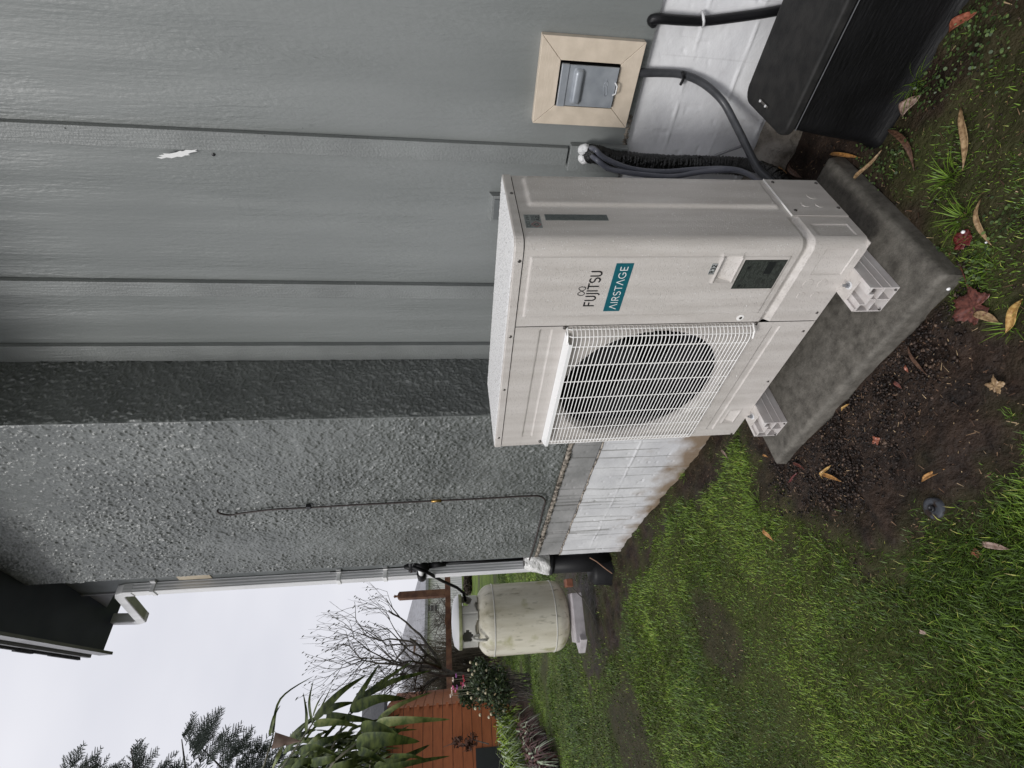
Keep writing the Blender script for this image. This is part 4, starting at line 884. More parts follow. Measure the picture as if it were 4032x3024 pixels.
# ------------------------------------------------------------------ big numpy meshes
def np_mesh(name, V, polys_flat, sizes, attrs, mat, smooth=False):
    me = bpy.data.meshes.new(name); me.vertices.add(len(V)); me.vertices.foreach_set('co', np.asarray(V, np.float32).ravel())
    me.loops.add(len(polys_flat)); me.loops.foreach_set('vertex_index', np.asarray(polys_flat, np.int32))
    st = np.concatenate([[0], np.cumsum(sizes)[:-1]]).astype(np.int32); me.polygons.add(len(sizes)); me.polygons.foreach_set('loop_start', st)
    if smooth: me.polygons.foreach_set('use_smooth', np.ones(len(sizes), bool))
    me.update(calc_edges=True)
    for k, v in attrs.items():
        a = me.attributes.new(k, 'FLOAT', 'POINT'); a.data.foreach_set('value', np.asarray(v, np.float32))
    o = bpy.data.objects.new(name, me); S.collection.objects.link(o); me.materials.append(mat); return o
def tone_mat(name, stops, rough=.5, spec=.4, trans=.25):
    m = bpy.data.materials.new(name); m.use_nodes = True; t = m.node_tree; p = t.nodes['Principled BSDF']; l = t.links.new
    a = N(t, 'ShaderNodeAttribute'); a.attribute_name = 'tone'; r = N(t, 'ShaderNodeValToRGB'); e = r.color_ramp.elements
    e[0].position, e[0].color = stops[0][0], (*stops[0][1], 1); e[1].position, e[1].color = stops[-1][0], (*stops[-1][1], 1)
    for q, c in stops[1:-1]: k = e.new(q); k.color = (*c, 1)
    l(a.outputs['Fac'], r.inputs[0]); l(r.outputs[0], p.inputs['Base Color']); p.inputs['Roughness'].default_value = rough; p.inputs['Specular IOR Level'].default_value = spec
    return m
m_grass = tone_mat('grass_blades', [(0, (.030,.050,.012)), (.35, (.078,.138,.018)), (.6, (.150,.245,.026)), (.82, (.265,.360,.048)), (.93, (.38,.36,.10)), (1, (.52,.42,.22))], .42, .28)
def blades(n, rad, ang, keep, len_, wid, lean=(.3, 1.2), tone=None, name='grass', mat=None, label=None):
    pass
C0 = CAM[:2]; A0_ = math.atan2(RM[2][1], RM[2][0])
def sample_polar(n, r0, r1, power):      # density per area ~ r^-power
    k = 2-power; u = rng.random(n)
    r = (r0**k+u*(r1**k-r0**k))**(1/k); a = A0_+(rng.random(n)-.5)*math.radians(104); return C0[0]+r*np.cos(a), C0[1]+r*np.sin(a), r
def blocked(x, y):      # solid things the turf cannot grow through
    c, s_ = math.cos(ya), math.sin(ya); lx = x*c+y*s_; ly = -x*s_+y*c
    b = (lx > -.925) & (lx < .026) & (ly > -.172) & (ly < .456)
    b |= (x > .105) & (x < 1.33) & (y > .335) & (y < .71)
    b |= (y > YW-.06) & (x > -1.3); b |= (y > YC) & (x > XL-.03) & (x < -1.2); b |= (y > YL) & (x > -3.62) & (x < -3.0)
    b |= np.hypot(x-TX, y-TY) < .30
    b |= np.hypot(x-sp_[0], y-sp_[1]) < .034
    return b
def make_grass(n, r0, r1, power, name, seed):
    x, y, r = sample_polar(n, r0, r1, power); d = dirt(x, y); far_cut = y > np.interp(x, BEDX, BEDY)-.05
    pk_ = rng.random(len(x)); patch = vn(x, y, 1.5, 51)*.6+vn(x, y, 5, 52)*.4
    keep = (pk_ > np.minimum(1.1, d*1.3)) & ~blocked(x, y) & far_cut
    keep &= rng.random(len(x)) < .55+.6*vn(x, y, 6, 55)
    x, y, r, d, patch = x[keep], y[keep], r[keep], d[keep], patch[keep]; n = len(x); sc = np.maximum(1, r/2.2)
    ln_ = (.009+.025*rng.random(n)**2.2)*(.55+.95*vn(x, y, 1.7, 57)**1.3)*(1+.12*(sc-1)); ln_ = np.where(d > .25, ln_*.8, ln_); wd_ = (.0008+.0009*rng.random(n))*sc**.85
    az = 2*math.pi*vn(x+.4*y, y, 4.5, 61)*1.5+rng.normal(0, 1.5, n); le = .55+.95*rng.random(n)
    hx, hy = np.cos(az), np.sin(az); px_, py_ = -hy, hx; z = gz(x, y)-.003
    B = np.stack([x, y, z], -1); P = np.stack([px_, py_, 0*px_], -1)*wd_[:,None]
    up1 = np.stack([hx*np.sin(le*.45), hy*np.sin(le*.45), np.cos(le*.45)], -1)*(ln_*.5)[:,None]
    up2 = np.stack([hx*np.sin(le), hy*np.sin(le), np.cos(le)], -1)*(ln_*.55)[:,None]
    V = np.stack([B-P, B+P, B+up1+P*.85, B+up1-P*.85, B+up1+up2], 1).reshape(-1, 3); k = np.arange(n)*5
    F = np.stack([k, k+1, k+2, k+3, k+3, k+2, k+4], 1).ravel(); sz = np.tile([4, 3], n)
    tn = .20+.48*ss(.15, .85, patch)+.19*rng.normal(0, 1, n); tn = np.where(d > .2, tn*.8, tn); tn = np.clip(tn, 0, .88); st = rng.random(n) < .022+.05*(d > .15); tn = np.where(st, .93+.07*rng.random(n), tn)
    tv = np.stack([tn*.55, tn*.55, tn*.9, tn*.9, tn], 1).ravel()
    return np_mesh(name, V, F, sz, {'tone': tv}, m_grass)
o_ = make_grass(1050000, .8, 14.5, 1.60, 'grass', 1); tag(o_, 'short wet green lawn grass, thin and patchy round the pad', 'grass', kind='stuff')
# soil clods
def clods(n, name, mat, r0, r1, where, label, cat):
    x, y = where(n); n = len(x); s_ = r0+(r1-r0)*rng.random(n)**3.0
    T = np.array([[1,1,1],[1,-1,-1],[-1,1,-1],[-1,-1,1]], float); T = np.array([(a, b, c) for a in (-1,1) for b in (-1,1) for c in (-1,1)], float)
    V = T[None]*(.15+.95*rng.random((n, 8, 3))); V *= s_[:,None,None]*np.array([1, 1, .62]); an = rng.random(n)*6.28; c, s2 = np.cos(an)[:,None], np.sin(an)[:,None]
    vx = V[...,0]*c-V[...,1]*s2; vy = V[...,0]*s2+V[...,1]*c; V = np.stack([vx+x[:,None], vy+y[:,None], V[...,2]+(gz(x, y)+.25*s_+.002)[:,None]], -1).reshape(-1, 3)
    fc = np.array([0,1,3,2, 4,6,7,5, 0,4,5,1, 2,3,7,6, 0,2,6,4, 1,5,7,3]); F = (np.arange(n)*8)[:,None]+fc[None]
    o = np_mesh(name, V, F.ravel(), np.full(n*6, 4), {'tone': np.repeat(rng.random(n)**1.6, 8)}, mat, smooth=False); return tag(o, label, cat, kind='stuff')
m_clod = tone_mat('soil_clods', [(0, (.008,.0058,.005)), (.5, (.024,.016,.013)), (.85, (.055,.038,.030)), (1, (.15,.10,.07))], .55, .3)
CL = [tuple(PZ(*q, GZ)[:2]) for q in [(3760,1080),(3700,1300),(3620,1600),(3500,1750),(3350,1980),(3100,1960),(3060,1830),(3300,1500)]]
def wh(n):
    x = rng.uniform(-1.3, .15, n); y = rng.uniform(-.75, .05, n); d = poly_in(x, y, CL); k = (rng.random(n) < ss(-.10, .06, d)) & ~blocked(x, y); return x[k], y[k]
clods(42000, 'soil_crumbs', m_clod, .0010, .0062, wh, 'dark wet soil crumbs spread before the concrete slab', 'soil')
def wh2(n):
    x = rng.uniform(-1.6, .6, n); y = rng.uniform(-1.1, .75, n); k = (rng.random(n) < .6*dirt(x, y)) & ~blocked(x, y); return x[k], y[k]
clods(9000, 'soil_crumbs', m_clod, .001, .005, wh2, 'fine brown soil crumbs on the bare mud and under the wall', 'soil')
m_deb = tone_mat('litter', [(0, (.05,.025,.015)), (.5, (.16,.09,.05)), (1, (.42,.31,.18))], .6)
def litter(n):
    x = rng.uniform(-1.9, .7, n); y = rng.uniform(-1.1, .75, n); k = (rng.random(n) < .25+.75*dirt(x, y)) & ~blocked(x, y); x, y = x[k], y[k]; n = len(x)
    a = rng.random(n)*6.28; l_ = .002+.009*rng.random(n)**3; w = .0005+.0011*rng.random(n); z = gz(x, y)+.004+.004*rng.random(n); c, s2 = np.cos(a), np.sin(a); tz = rng.normal(0, .25, n)*l_
    V = np.stack([np.stack([x-c*l_-s2*w, y-s2*l_+c*w, z-tz], -1), np.stack([x-c*l_+s2*w, y-s2*l_-c*w, z-tz], -1), np.stack([x+c*l_+s2*w*.4, y+s2*l_-c*w*.4, z+tz], -1), np.stack([x+c*l_-s2*w*.4, y+s2*l_+c*w*.4, z+tz], -1)], 1).reshape(-1, 3)
    tag(np_mesh('leaf_litter', V, np.arange(n*4), np.full(n, 4), {'tone': np.repeat(rng.random(n)**1.5, 4)}, m_deb), 'tiny straws and brown flecks of leaf litter over the soil', 'leaf litter', kind='stuff')
litter(7000)
# low clover and weeds
m_clover = tone_mat('clover_leaf', [(0, (.02,.038,.012)), (.6, (.05,.085,.022)), (1, (.11,.16,.045))], .45, .4)
def clover(n):
    ctr = [(G(x, y)[:2], s_) for x, y, s_ in [(3420,640,.05),(3470,690,.05),(3510,640,.06),(3560,560,.05),(3640,380,.05),(3820,70,.06),(3900,40,.09),(3720,300,.10),(3860,230,.10),(3930,60,.12),(3700,1000,.03),(3880,1000,.04),(3850,1080,.03),(3950,880,.05),(3420,560,.03),(3600,300,.12),(3700,180,.1)]]
    X_, Y_ = [], []
    for c_, s_ in ctr:
        k = int(n*s_); X_.append(rng.normal(c_[0], s_*.45, k)); Y_.append(rng.normal(c_[1], s_*.45, k))
    x, y = np.concatenate(X_), np.concatenate(Y_); k = ~blocked(x, y); x, y = x[k], y[k]; n = len(x)
    r = .002+.0030*rng.random(n); z = gz(x, y)+.004+.018*rng.random(n); tx, ty = rng.normal(0, .35, n), rng.normal(0, .35, n); an = np.linspace(0, 2*math.pi, 7)[:-1]; a0 = rng.random(n)*6
    cx_ = np.cos(an[None]+a0[:,None])*r[:,None]; cy_ = np.sin(an[None]+a0[:,None])*r[:,None]*.8
    V = np.stack([x[:,None]+cx_, y[:,None]+cy_, z[:,None]+cx_*tx[:,None]+cy_*ty[:,None]], -1).reshape(-1, 3)
    o = np_mesh('clover', V, np.arange(n*6), np.full(n, 6), {'tone': np.repeat(rng.random(n), 6)}, m_clover); tag(o, 'small round clover leaves between the slab and the black box', 'clover', kind='stuff')
clover(900)
# taller tufts
def tuft(px_, py_, n, ln, label, spread=.025, col=None, cat='grass tuft', grp='grass tufts on the thin lawn', dz=0):
    c_ = G(px_, py_); mb = MB()
    tv = []
    for k in range(n):
        a = random.random()*6.283; r = random.random()*spread; b = Vector((c_[0]+r*math.cos(a), c_[1]+r*math.sin(a), c_[2]-.003+dz)); L_ = ln*random.uniform(.5,1.15); le = random.uniform(.25,1.25); w = random.uniform(.0009,.0017)
        a += random.uniform(-.6,.6); h = Vector((math.cos(a), math.sin(a), 0)); s_ = Vector((-h.y, h.x, 0))*w; P = []
        for i in range(5): 
            t_ = i/4; p_ = b+h*(L_*math.sin(le)*t_**1.4)+Vector((0,0,L_*math.cos(le*.8)*t_*(1-.35*t_))); ww = s_*(1-t_**2*.95); P.append((p_-ww, p_+ww))
        mb.sheet(np.array([[tuple(q) for q in row] for row in P])); tv += [random.uniform(.35,.85)*(.6+.4*i/4) for i in range(5) for _ in (0,1)]
    o = mb.build('grass_tuft', m_grass, None, base=tuple(c_), auto=False); at__ = o.data.attributes.new('tone', 'FLOAT', 'POINT'); at__.data.foreach_set('value', tv); return tag(o, label, cat, grp)
tuft(3600, 330, 70, .085, 'long grass tuft leaning on the black box edge')
tuft(3740, 700, 46, .075, 'grass tuft beside the long speckled tan leaf')
tuft(3790, 860, 46, .070, 'fan of grass blades between the tan leaf and the red leaf')
tuft(3990, 1290, 30, .055, 'small grass tuft holding the yellow leaf at the photo edge')
tuft(2985, 1990, 70, .070, 'bright grass tuft left of the concrete slab corner', .05)
tuft(2640, 2060, 50, .080, 'pale grass tuft a little out from the chimney foot', .05)
tuft(2700, 1870, 36, .065, 'grass tuft touching the stained chimney foot', .04)
tuft(3900, 1060, 16, .045, 'small sprig of grass below the red leaf')

# ------------------------------------------------------------------ fallen leaves, pebbles
LG = 'fallen leaves on the ground'
def lmat(name, c1, c2, r=.35): return M(name, c1, c2, 130, r, [('noise', 150, .4, .001, (1,1,1))])
lm = {'tan': lmat('leaf_tan', (.16,.095,.045), (.38,.26,.14)), 'rust': lmat('leaf_rust', (.17,.045,.025), (.34,.12,.07)), 'red': lmat('leaf_red', (.055,.006,.006), (.14,.022,.02)), 'pink': lmat('leaf_pale', (.17,.105,.08), (.38,.28,.23)),
      'yellow': lmat('leaf_yellow', (.28,.14,.035), (.55,.36,.12)), 'brown': lmat('leaf_brown', (.05,.025,.016), (.15,.08,.05)), 'maroon': lmat('leaf_maroon', (.05,.014,.011), (.15,.048,.034)), 'amber': lmat('leaf_amber', (.20,.09,.025), (.46,.24,.075))}
def leaf(p0, p1, w, mk, label, bend=.1, curl=.3, lift=.008, shape=1., grp=LG, blunt=0, dz=.004):
    """lance shaped leaf lying between two photograph pixels on the soil"""
    a, b = Vector(G(*p0)), Vector(G(*p1)); a.z += dz; b.z += dz; ax = b-a; L_ = ax.length; u = ax.normalized(); s_ = Vector((-u.y, u.x, 0)).normalized(); P = []
    for i in range(13):
        t_ = i/12; c_ = a+ax*t_+s_*(bend*L_*math.sin(math.pi*t_))+Vector((0,0,lift*(.4+math.sin(math.pi*t_)*.9+.3*math.sin(7*t_))))
        hw = w*.5*(math.sin(math.pi*min(1, (t_+.02+blunt*(1-t_))**shape))**.85 if t_ < .999 else .03); row = []
        for j in range(7):
            v = -1+2*j/6; row.append(tuple(c_+s_*(hw*v)*(1+.08*math.sin(9*t_+j))+Vector((0,0,curl*hw*(v*v)+.0008*math.sin(5*v+11*t_)-.0015*math.exp(-(v/.2)**2)))))
        P.append(row)
    o = MB().sheet(P).build('fallen_leaf', lm[mk], None, smooth=True, base=tuple(a)); mo = o.modifiers.new('thick', 'SOLIDIFY'); mo.thickness = .0007; return tag(o, label, 'leaf', grp)
def lobed(ctr, size, rot, mk, label, lobes=5, depth=.55, stem=None, curl=.25):
    c_ = Vector(G(*ctr)); c_.z += .008; n = 90; mb = MB(); mb.v = [(c_.x, c_.y, c_.z)]; rings = [.35,.7,1]
    for q in rings:
        for k in range(n):
            a = 2*math.pi*k/n; ph = ((a/(2*math.pi)*(lobes+1)) % 1)*2-1; r = size*(1-depth*abs(ph)**.8)*(1+.13*math.cos(a))*(1+.05*math.sin(23*a)); 
            if abs(a-math.pi) < .3: r *= .45+abs(a-math.pi)
            r *= q; x, y = r*math.cos(a+rot), r*math.sin(a+rot); mb.v.append((c_.x+x, c_.y+y, c_.z+curl*r*r/size*(.5+.5*math.sin(3*a+1))+.001*math.sin(8*a)))
    for k in range(n): mb.f.append((0, 1+k, 1+(k+1) % n))
    for i in range(2):
        for k in range(n): a = 1+i*n+k; b = 1+i*n+(k+1) % n; mb.f.append((a, a+n, b+n, b))
    rt = thing('fallen_leaf', label, 'leaf', tuple(c_), LG) if stem else None
    o = mb.build('blade' if stem else 'fallen_leaf', lm[mk], rt, smooth=True, base=tuple(c_)); mo = o.modifiers.new('thick', 'SOLIDIFY'); mo.thickness = .0007
    if stem: MB().tube([tuple(c_), tuple(Vector(G(*stem))+Vector((0,0,.006)))], [.0022,.0012], 6).build('leaf_stalk', lm[mk], rt)
    else: tag(o, label, 'leaf', LG)
leaf((3748,130),(3866,48), .028, 'rust', 'rust red leaf lying against the black box', .05, .5, .012)
leaf((3560,458),(3640,376), .040, 'pink', 'broad pale pinkish leaf half tucked under the black box', .05, .3, .012, .8)
leaf((3505,512),(3612,672), .018, 'brown', 'curled brown leaf below the black box corner', .16, 1.1, .01)
leaf((3391,724),(3510,592), .015, 'tan', 'narrow tan leaf resting on the slab edge', -.08, .5, .02, 1, dz=.02)
leaf((3276,606),(3396,621), .012, 'amber', 'split orange leaf behind the slab corner', .02, .8, .01)
leaf((3796,424),(3806,672), .021, 'tan', 'long speckled tan leaf alone on the thin grass', .09, .35, .012)
leaf((3876,782),(3920,966), .015, 'tan', 'slim tan leaf just above the small red leaf', -.1, .4, .012)
lobed((3806,950), .028, 1.2, 'red', 'small dark red leaf with a white bead on it', 4, .2)
lobed((3850,1205), .050, 2.5, 'maroon', 'large maroon maple leaf off the slab corner', 5, .27, stem=(3790,1050))
leaf((3842,1236),(3952,1276), .022, 'tan', 'tan leaf lying behind the maroon maple leaf', .1, .3, .008)
leaf((4040,1180),(3978,1312), .024, 'yellow', 'spotted yellow leaf at the edge of the photo', .08, .35, .016)
leaf((3583,1362),(3660,1476), .011, 'brown', 'narrow dark brown leaf stuck in the soil crumbs', -.05, .3, .006)
leaf((3320,1618),(3352,1590), .008, 'yellow', 'tiny yellow leaf on the soil crumbs', .05, .3, .006)
lobed((3458,1736), .017, .7, 'rust', 'small bright orange red leaf in the middle of the crumbs', 3, .4)
leaf((3232,1862),(3322,1896), .016, 'amber', 'amber leaf lying under another at the left of the mud', .05, .5, .008)
leaf((3250,1884),(3286,1832), .012, 'yellow', 'small yellow leaf crossing the amber leaf', .04, .5, .016)
lobed((3930,1522), .024, .3, 'tan', 'flattened orange brown leaf on the mud right of the sprinkler', 4, .45)
leaf((3636,1896),(3730,1846), .014, 'amber', 'long ochre leaf lying next to the sprinkler cap', .04, .25, .006)
leaf((3026,2072),(3060,2130), .020, 'amber', 'speckled oval orange leaf on the green lawn', .02, .25, .022, .9)
leaf((3878,2138),(3990,2162), .016, 'pink', 'pinkish leaf strip on the grass beyond the sprinkler', .03, .3, .012)
lobed((3857,2180), .014, 1.9, 'rust', 'tiny salmon leaf beside the pinkish strip', 3, .4)
leaf((3640,2478),(3664,2496), .012, 'pink', 'tiny brown leaf sunk in the lawn', .02, .3, .012)
leaf((3079,656),(3128,716), .024, 'amber', 'orange brown leaf lying where the conduit meets the unit', .06, .4, .02)
leaf((3120,640),(3170,700), .020, 'brown', 'dark leaf next to the orange one behind the unit', -.06, .4, .016)
leaf((3576,1436),(3584,1466), .010, 'rust', 'small orange leaf scrap by the narrow brown leaf', .02, .3, .006)
leaf((3130,1822),(3180,1850), .012, 'maroon', 'dark red leaf scrap at the left corner of the slab', .1, .6, .01)
leaf((3150,1860),(3110,1900), .010, 'red', 'second dark red scrap further left of the slab corner', .1, .6, .01)
leaf((3016,1788),(3034,1800), .008, 'amber', 'tiny orange leaf just left of the slab', .05, .4, .012)
leaf((2860,1760),(2880,1810), .014, 'pink', 'dead brown leaf in the grass under the far end of the unit', .05, .4, .02)
leaf((3530,1500),(3560,1530), .012, 'maroon', 'reddish leaf scrap among the crumbs', .1, .4, .008)
def pebble(x, y, r, label, dz=.006):
    c_ = G(x, y); n = 8; mb = MB().lathe([(0,-r),(r*.7,-r*.7),(r,0),(r*.72,r*.68),(0,r)], 12, (c_[0], c_[1], c_[2]+dz+r*.6)); tag(mb.build('white_bead', m_pebble, None, smooth=True, base=tuple(c_)), label, 'bead', 'white beads on the soil')
pebble(3746, 1137, .0055, 'largest white bead, near the slab corner and the maple leaf'); pebble(3815, 914, .0048, 'white bead sitting on the small dark red leaf', .014); pebble(3894, 955, .003, 'smaller white bead to the right of the red leaf')

# ------------------------------------------------------------------ planting bed on the left, shed, trellis, trees
def blade_mesh(mb, pts, w, up=(0,0,1), fold=.25, nseg=10, tip=1.):
    pts = [Vector(p) for p in pts]; P = []; n = len(pts)
    def ev(t_):
        t_ *= n-1; i = min(int(t_), n-2); f = t_-i; p0, p1, p2, p3 = pts[max(i-1,0)], pts[i], pts[i+1], pts[min(i+2,n-1)]
        return .5*((2*p1)+(p2-p0)*f+(2*p0-5*p1+4*p2-p3)*f*f+(3*p1-p0-3*p2+p3)*f**3)
    for i in range(nseg+1):
        t_ = i/nseg; c_ = ev(t_); tg = (ev(min(1, t_+.02))-ev(max(0, t_-.02))).normalized(); s_ = tg.cross(Vector(up)); s_ = s_.normalized() if s_.length > 1e-3 else Vector((1,0,0)); nn = s_.cross(tg)
        hw = w*.5*max(.015, min(1, ((t_+.02)/.22)**.55)*(1-t_)**.75*1.25); P.append([tuple(c_-s_*hw+nn*hw*fold), tuple(c_), tuple(c_+s_*hw+nn*hw*fold)])
    mb.sheet(P); return mb
m_reed = M('reed_leaf', (.018,.034,.008), (.10,.130,.028), 14, .5, spec=.25, bumps=[('noise', 60, .2, .002, (1,1,1))], stretch=(1,1,2)); m_reed2 = M('reed_leaf_light', (.07,.11,.025), (.22,.24,.08), 20, .45, spec=.3)
m_dead = M('dead_leaf', (.26,.17,.14), (.38,.28,.23), 20, .7); m_stem = M('reed_stem', (.10,.12,.07), (.24,.22,.16), 12, .6)
def reed_clump():
    base = PD(2330, 3230, 5.0); base[2] = float(gz(base[0], base[1]))
    rt = thing('broad_leaved_reed', 'tall clump of broad dark green reed leaves in front of the orange shed', 'plant', tuple(base))
    def Q(X, Y_, d): return PD(1000+.3165*X, 2600+.3165*Y_, d)
    stems = [[(60,1700,4.9),(350,1340,4.9),(720,800,4.85),(760,740,4.85)],[(600,1800,5.1),(1000,1040,5.0),(1080,850,5.0),(1210,600,5.0)],[(1400,1700,5.2),(1480,1000,5.1),(1540,770,5.0)],[(700,1700,4.6),(1000,1250,4.6),(1280,1030,4.55)],[(1700,1800,5.1),(1600,1400,5.05),(1480,1340,5.0)],[(-200,1900,5.3),(130,1300,5.2),(240,930,5.2)]]
    bb = Vector(base)
    for i, s_ in enumerate(stems):
        P = [Vector(Q(*q)) for q in s_]; P0 = bb+Vector((random.uniform(-.25,.25), random.uniform(-.25,.25), 0)); mid = P0.lerp(P[0], .5)+Vector((0,0,.15))
        MB().tube([P0, mid]+P, [.014,.012]+[.011,.009,.006,.004][:len(P)], 7).build('stem', m_stem, rt, smooth=True)
    L_ = [ # root, middle, tip (zoom pixels), distance, width
     ((745,790),(1040,775),(1335,832),4.7,.105,1),((1530,775),(1950,740),(2440,735),4.8,.125,1),((1275,1035),(1650,980),(2060,1010),4.5,.21,0),((735,800),(690,520),(740,250),4.9,.055,0),
     ((650,905),(655,660),(612,400),4.95,.055,0),((235,935),(330,480),(750,190),5.2,.042,0),((200,930),(250,700),(330,560),5.2,.05,0),((750,740),(1080,400),(1390,190),5.0,.12,0),((1200,650),(1380,330),(1560,45),5.0,.105,0),
     ((1250,560),(1600,270),(1990,0),5.05,.10,0),((1300,470),(1750,250),(2210,125),5.1,.10,0),((1215,610),(1550,480),(1900,480),4.95,.16,0),((1540,755),(1800,560),(2215,395),4.85,.085,1),((755,745),(870,520),(985,285),5.05,.035,0),
     ((735,690),(800,520),(890,385),5.0,.03,0),((850,640),(1050,560),(1250,520),5.1,.12,0),((900,700),(1200,720),(1520,760),5.1,.13,0),((370,1045),(300,1200),(215,1380),4.8,.075,1),
     ((1495,1335),(1850,1220),(2190,1050),4.8,.12,0),((1480,1400),(1900,1290),(2440,1190),4.75,.10,0),((1700,1200),(1950,1190),(2190,1250),4.7,.06,0),((1330,820),(1600,850),(1830,960),4.6,.15,0),((1450,780),(1700,860),(2030,860),5.1,.07,0),
     ((740,1110),(900,1000),(1260,900),4.9,.12,0),((560,1150),(760,1080),(1080,1200),4.8,.10,0),((600,1190),(800,950),(900,870),5.0,.10,1),((700,1280),(950,1230),(1190,1170),4.7,.11,0),((600,1350),(800,1150),(1050,1050),5.1,.11,0),
     ((1300,1130),(1440,1160),(1640,1270),4.5,.10,0),((380,1150),(520,1020),(640,1000),5.1,.05,0),((450,1400),(640,1250),(900,1330),4.8,.10,0),((900,1400),(1150,1290),(1350,1250),4.9,.12,0),((1130,1100),(1300,940),(1420,900),5.2,.06,0)]
    for r_, m_, t_, d, w, k in L_:
        P = [Q(*r_, d), Q(*m_, d-.12), Q(*t_, d-.02)]; o = blade_mesh(MB(), P, w*.52, up=(CAM[0]-P[0][0]+random.uniform(-1.2,1.2), CAM[1]-P[0][1]+random.uniform(-1.2,1.2), random.uniform(-.5,2.5)), fold=.3, nseg=12).build('leaf', (m_reed2 if k else m_reed), rt, smooth=True)
    rr = random.Random(9)
    for k in range(170):       # further leaves deeper in the clump
        x, y = rr.uniform(300,1500), rr.uniform(980,1750); d = rr.uniform(4.9,5.7); a = rr.uniform(-.35,1.0); l_ = rr.uniform(280,620)
        P = [Q(x, y, d), Q(x+l_*.5*math.cos(a), y-l_*.5*math.sin(a)-40, d-.1), Q(x+l_*math.cos(a), y-l_*math.sin(a)+30, d)]
        blade_mesh(MB(), P, rr.uniform(.022,.055), up=(rr.uniform(-1,1), rr.uniform(-1,1), rr.uniform(.3,1)), nseg=9).build('leaf', m_reed, rt, smooth=True)
    P = [Q(600,1005,4.8), Q(420,985,4.78), Q(240,1000,4.75)]; mb = MB(); P = [Vector(p) for p in P]; u = Vector((0,0,1)); 
    ax = (P[2]-P[0]); s_ = ax.cross(Vector((CAM[0]-P[0].x, CAM[1]-P[0].y, 0))).normalized(); fr_ = s_.cross(ax).normalized()
    mb.sheet([[tuple(P[0]+ax*t_+s_*(.052*t_)*v+fr_*(.02*(1-v*v)*t_)) for v in (-1,-.5,0,.5,1)] for t_ in np.linspace(0,1,8)]).build('dead_leaf', m_dead, rt, smooth=True)
reed_clump()
# conifer whose drooping sprays enter from the left
m_con = M('conifer_spray', (.032,.044,.036), (.095,.120,.095), 20, .6)
def frond(mb, a, b, w, nrm_, n=11):
    a, b = Vector(a), Vector(b); ax = b-a; L_ = ax.length; u = ax.normalized(); s_ = u.cross(Vector(nrm_)).normalized(); nn = s_.cross(u)
    def st(p, q, r): 
        d_ = (q-p); k = d_.cross(nn).normalized()*r; mb.add([p-k, p+k, q+k*.3, q-k*.3], [(0,1,2,3)]); k2 = nn*r; mb.add([p-k2, p+k2, q+k2*.3, q-k2*.3], [(0,1,2,3)])
    bend = random.uniform(-.12,.12)*L_
    def ev(t_): return a+ax*t_+s_*bend*math.sin(math.pi*t_)+Vector((0,0,-.1*L_*t_*t_))
    for i in range(4): st(ev(i/4), ev((i+1)/4), w*1.2*(1-i*.18))
    for i in range(1, n):
        t_ = i/n; p = ev(t_); l2 = L_*.42*(1-t_)**.7*random.uniform(.7,1.15)+L_*.05
        for sg in (-1, 1):
            if random.random() < .15: continue
            d_ = (u*.80+s_*sg*.62+nn*random.uniform(-.15,.15)).normalized(); q = p+d_*l2; st(p, q, w)
            for j in range(1, 6):
                pp = p+d_*l2*j/6
                for s2 in (-1, 1): d2 = (d_*.75+s_*s2*.6).normalized(); st(pp, pp+d2*l2*.30*(1-j/8), w*.8)
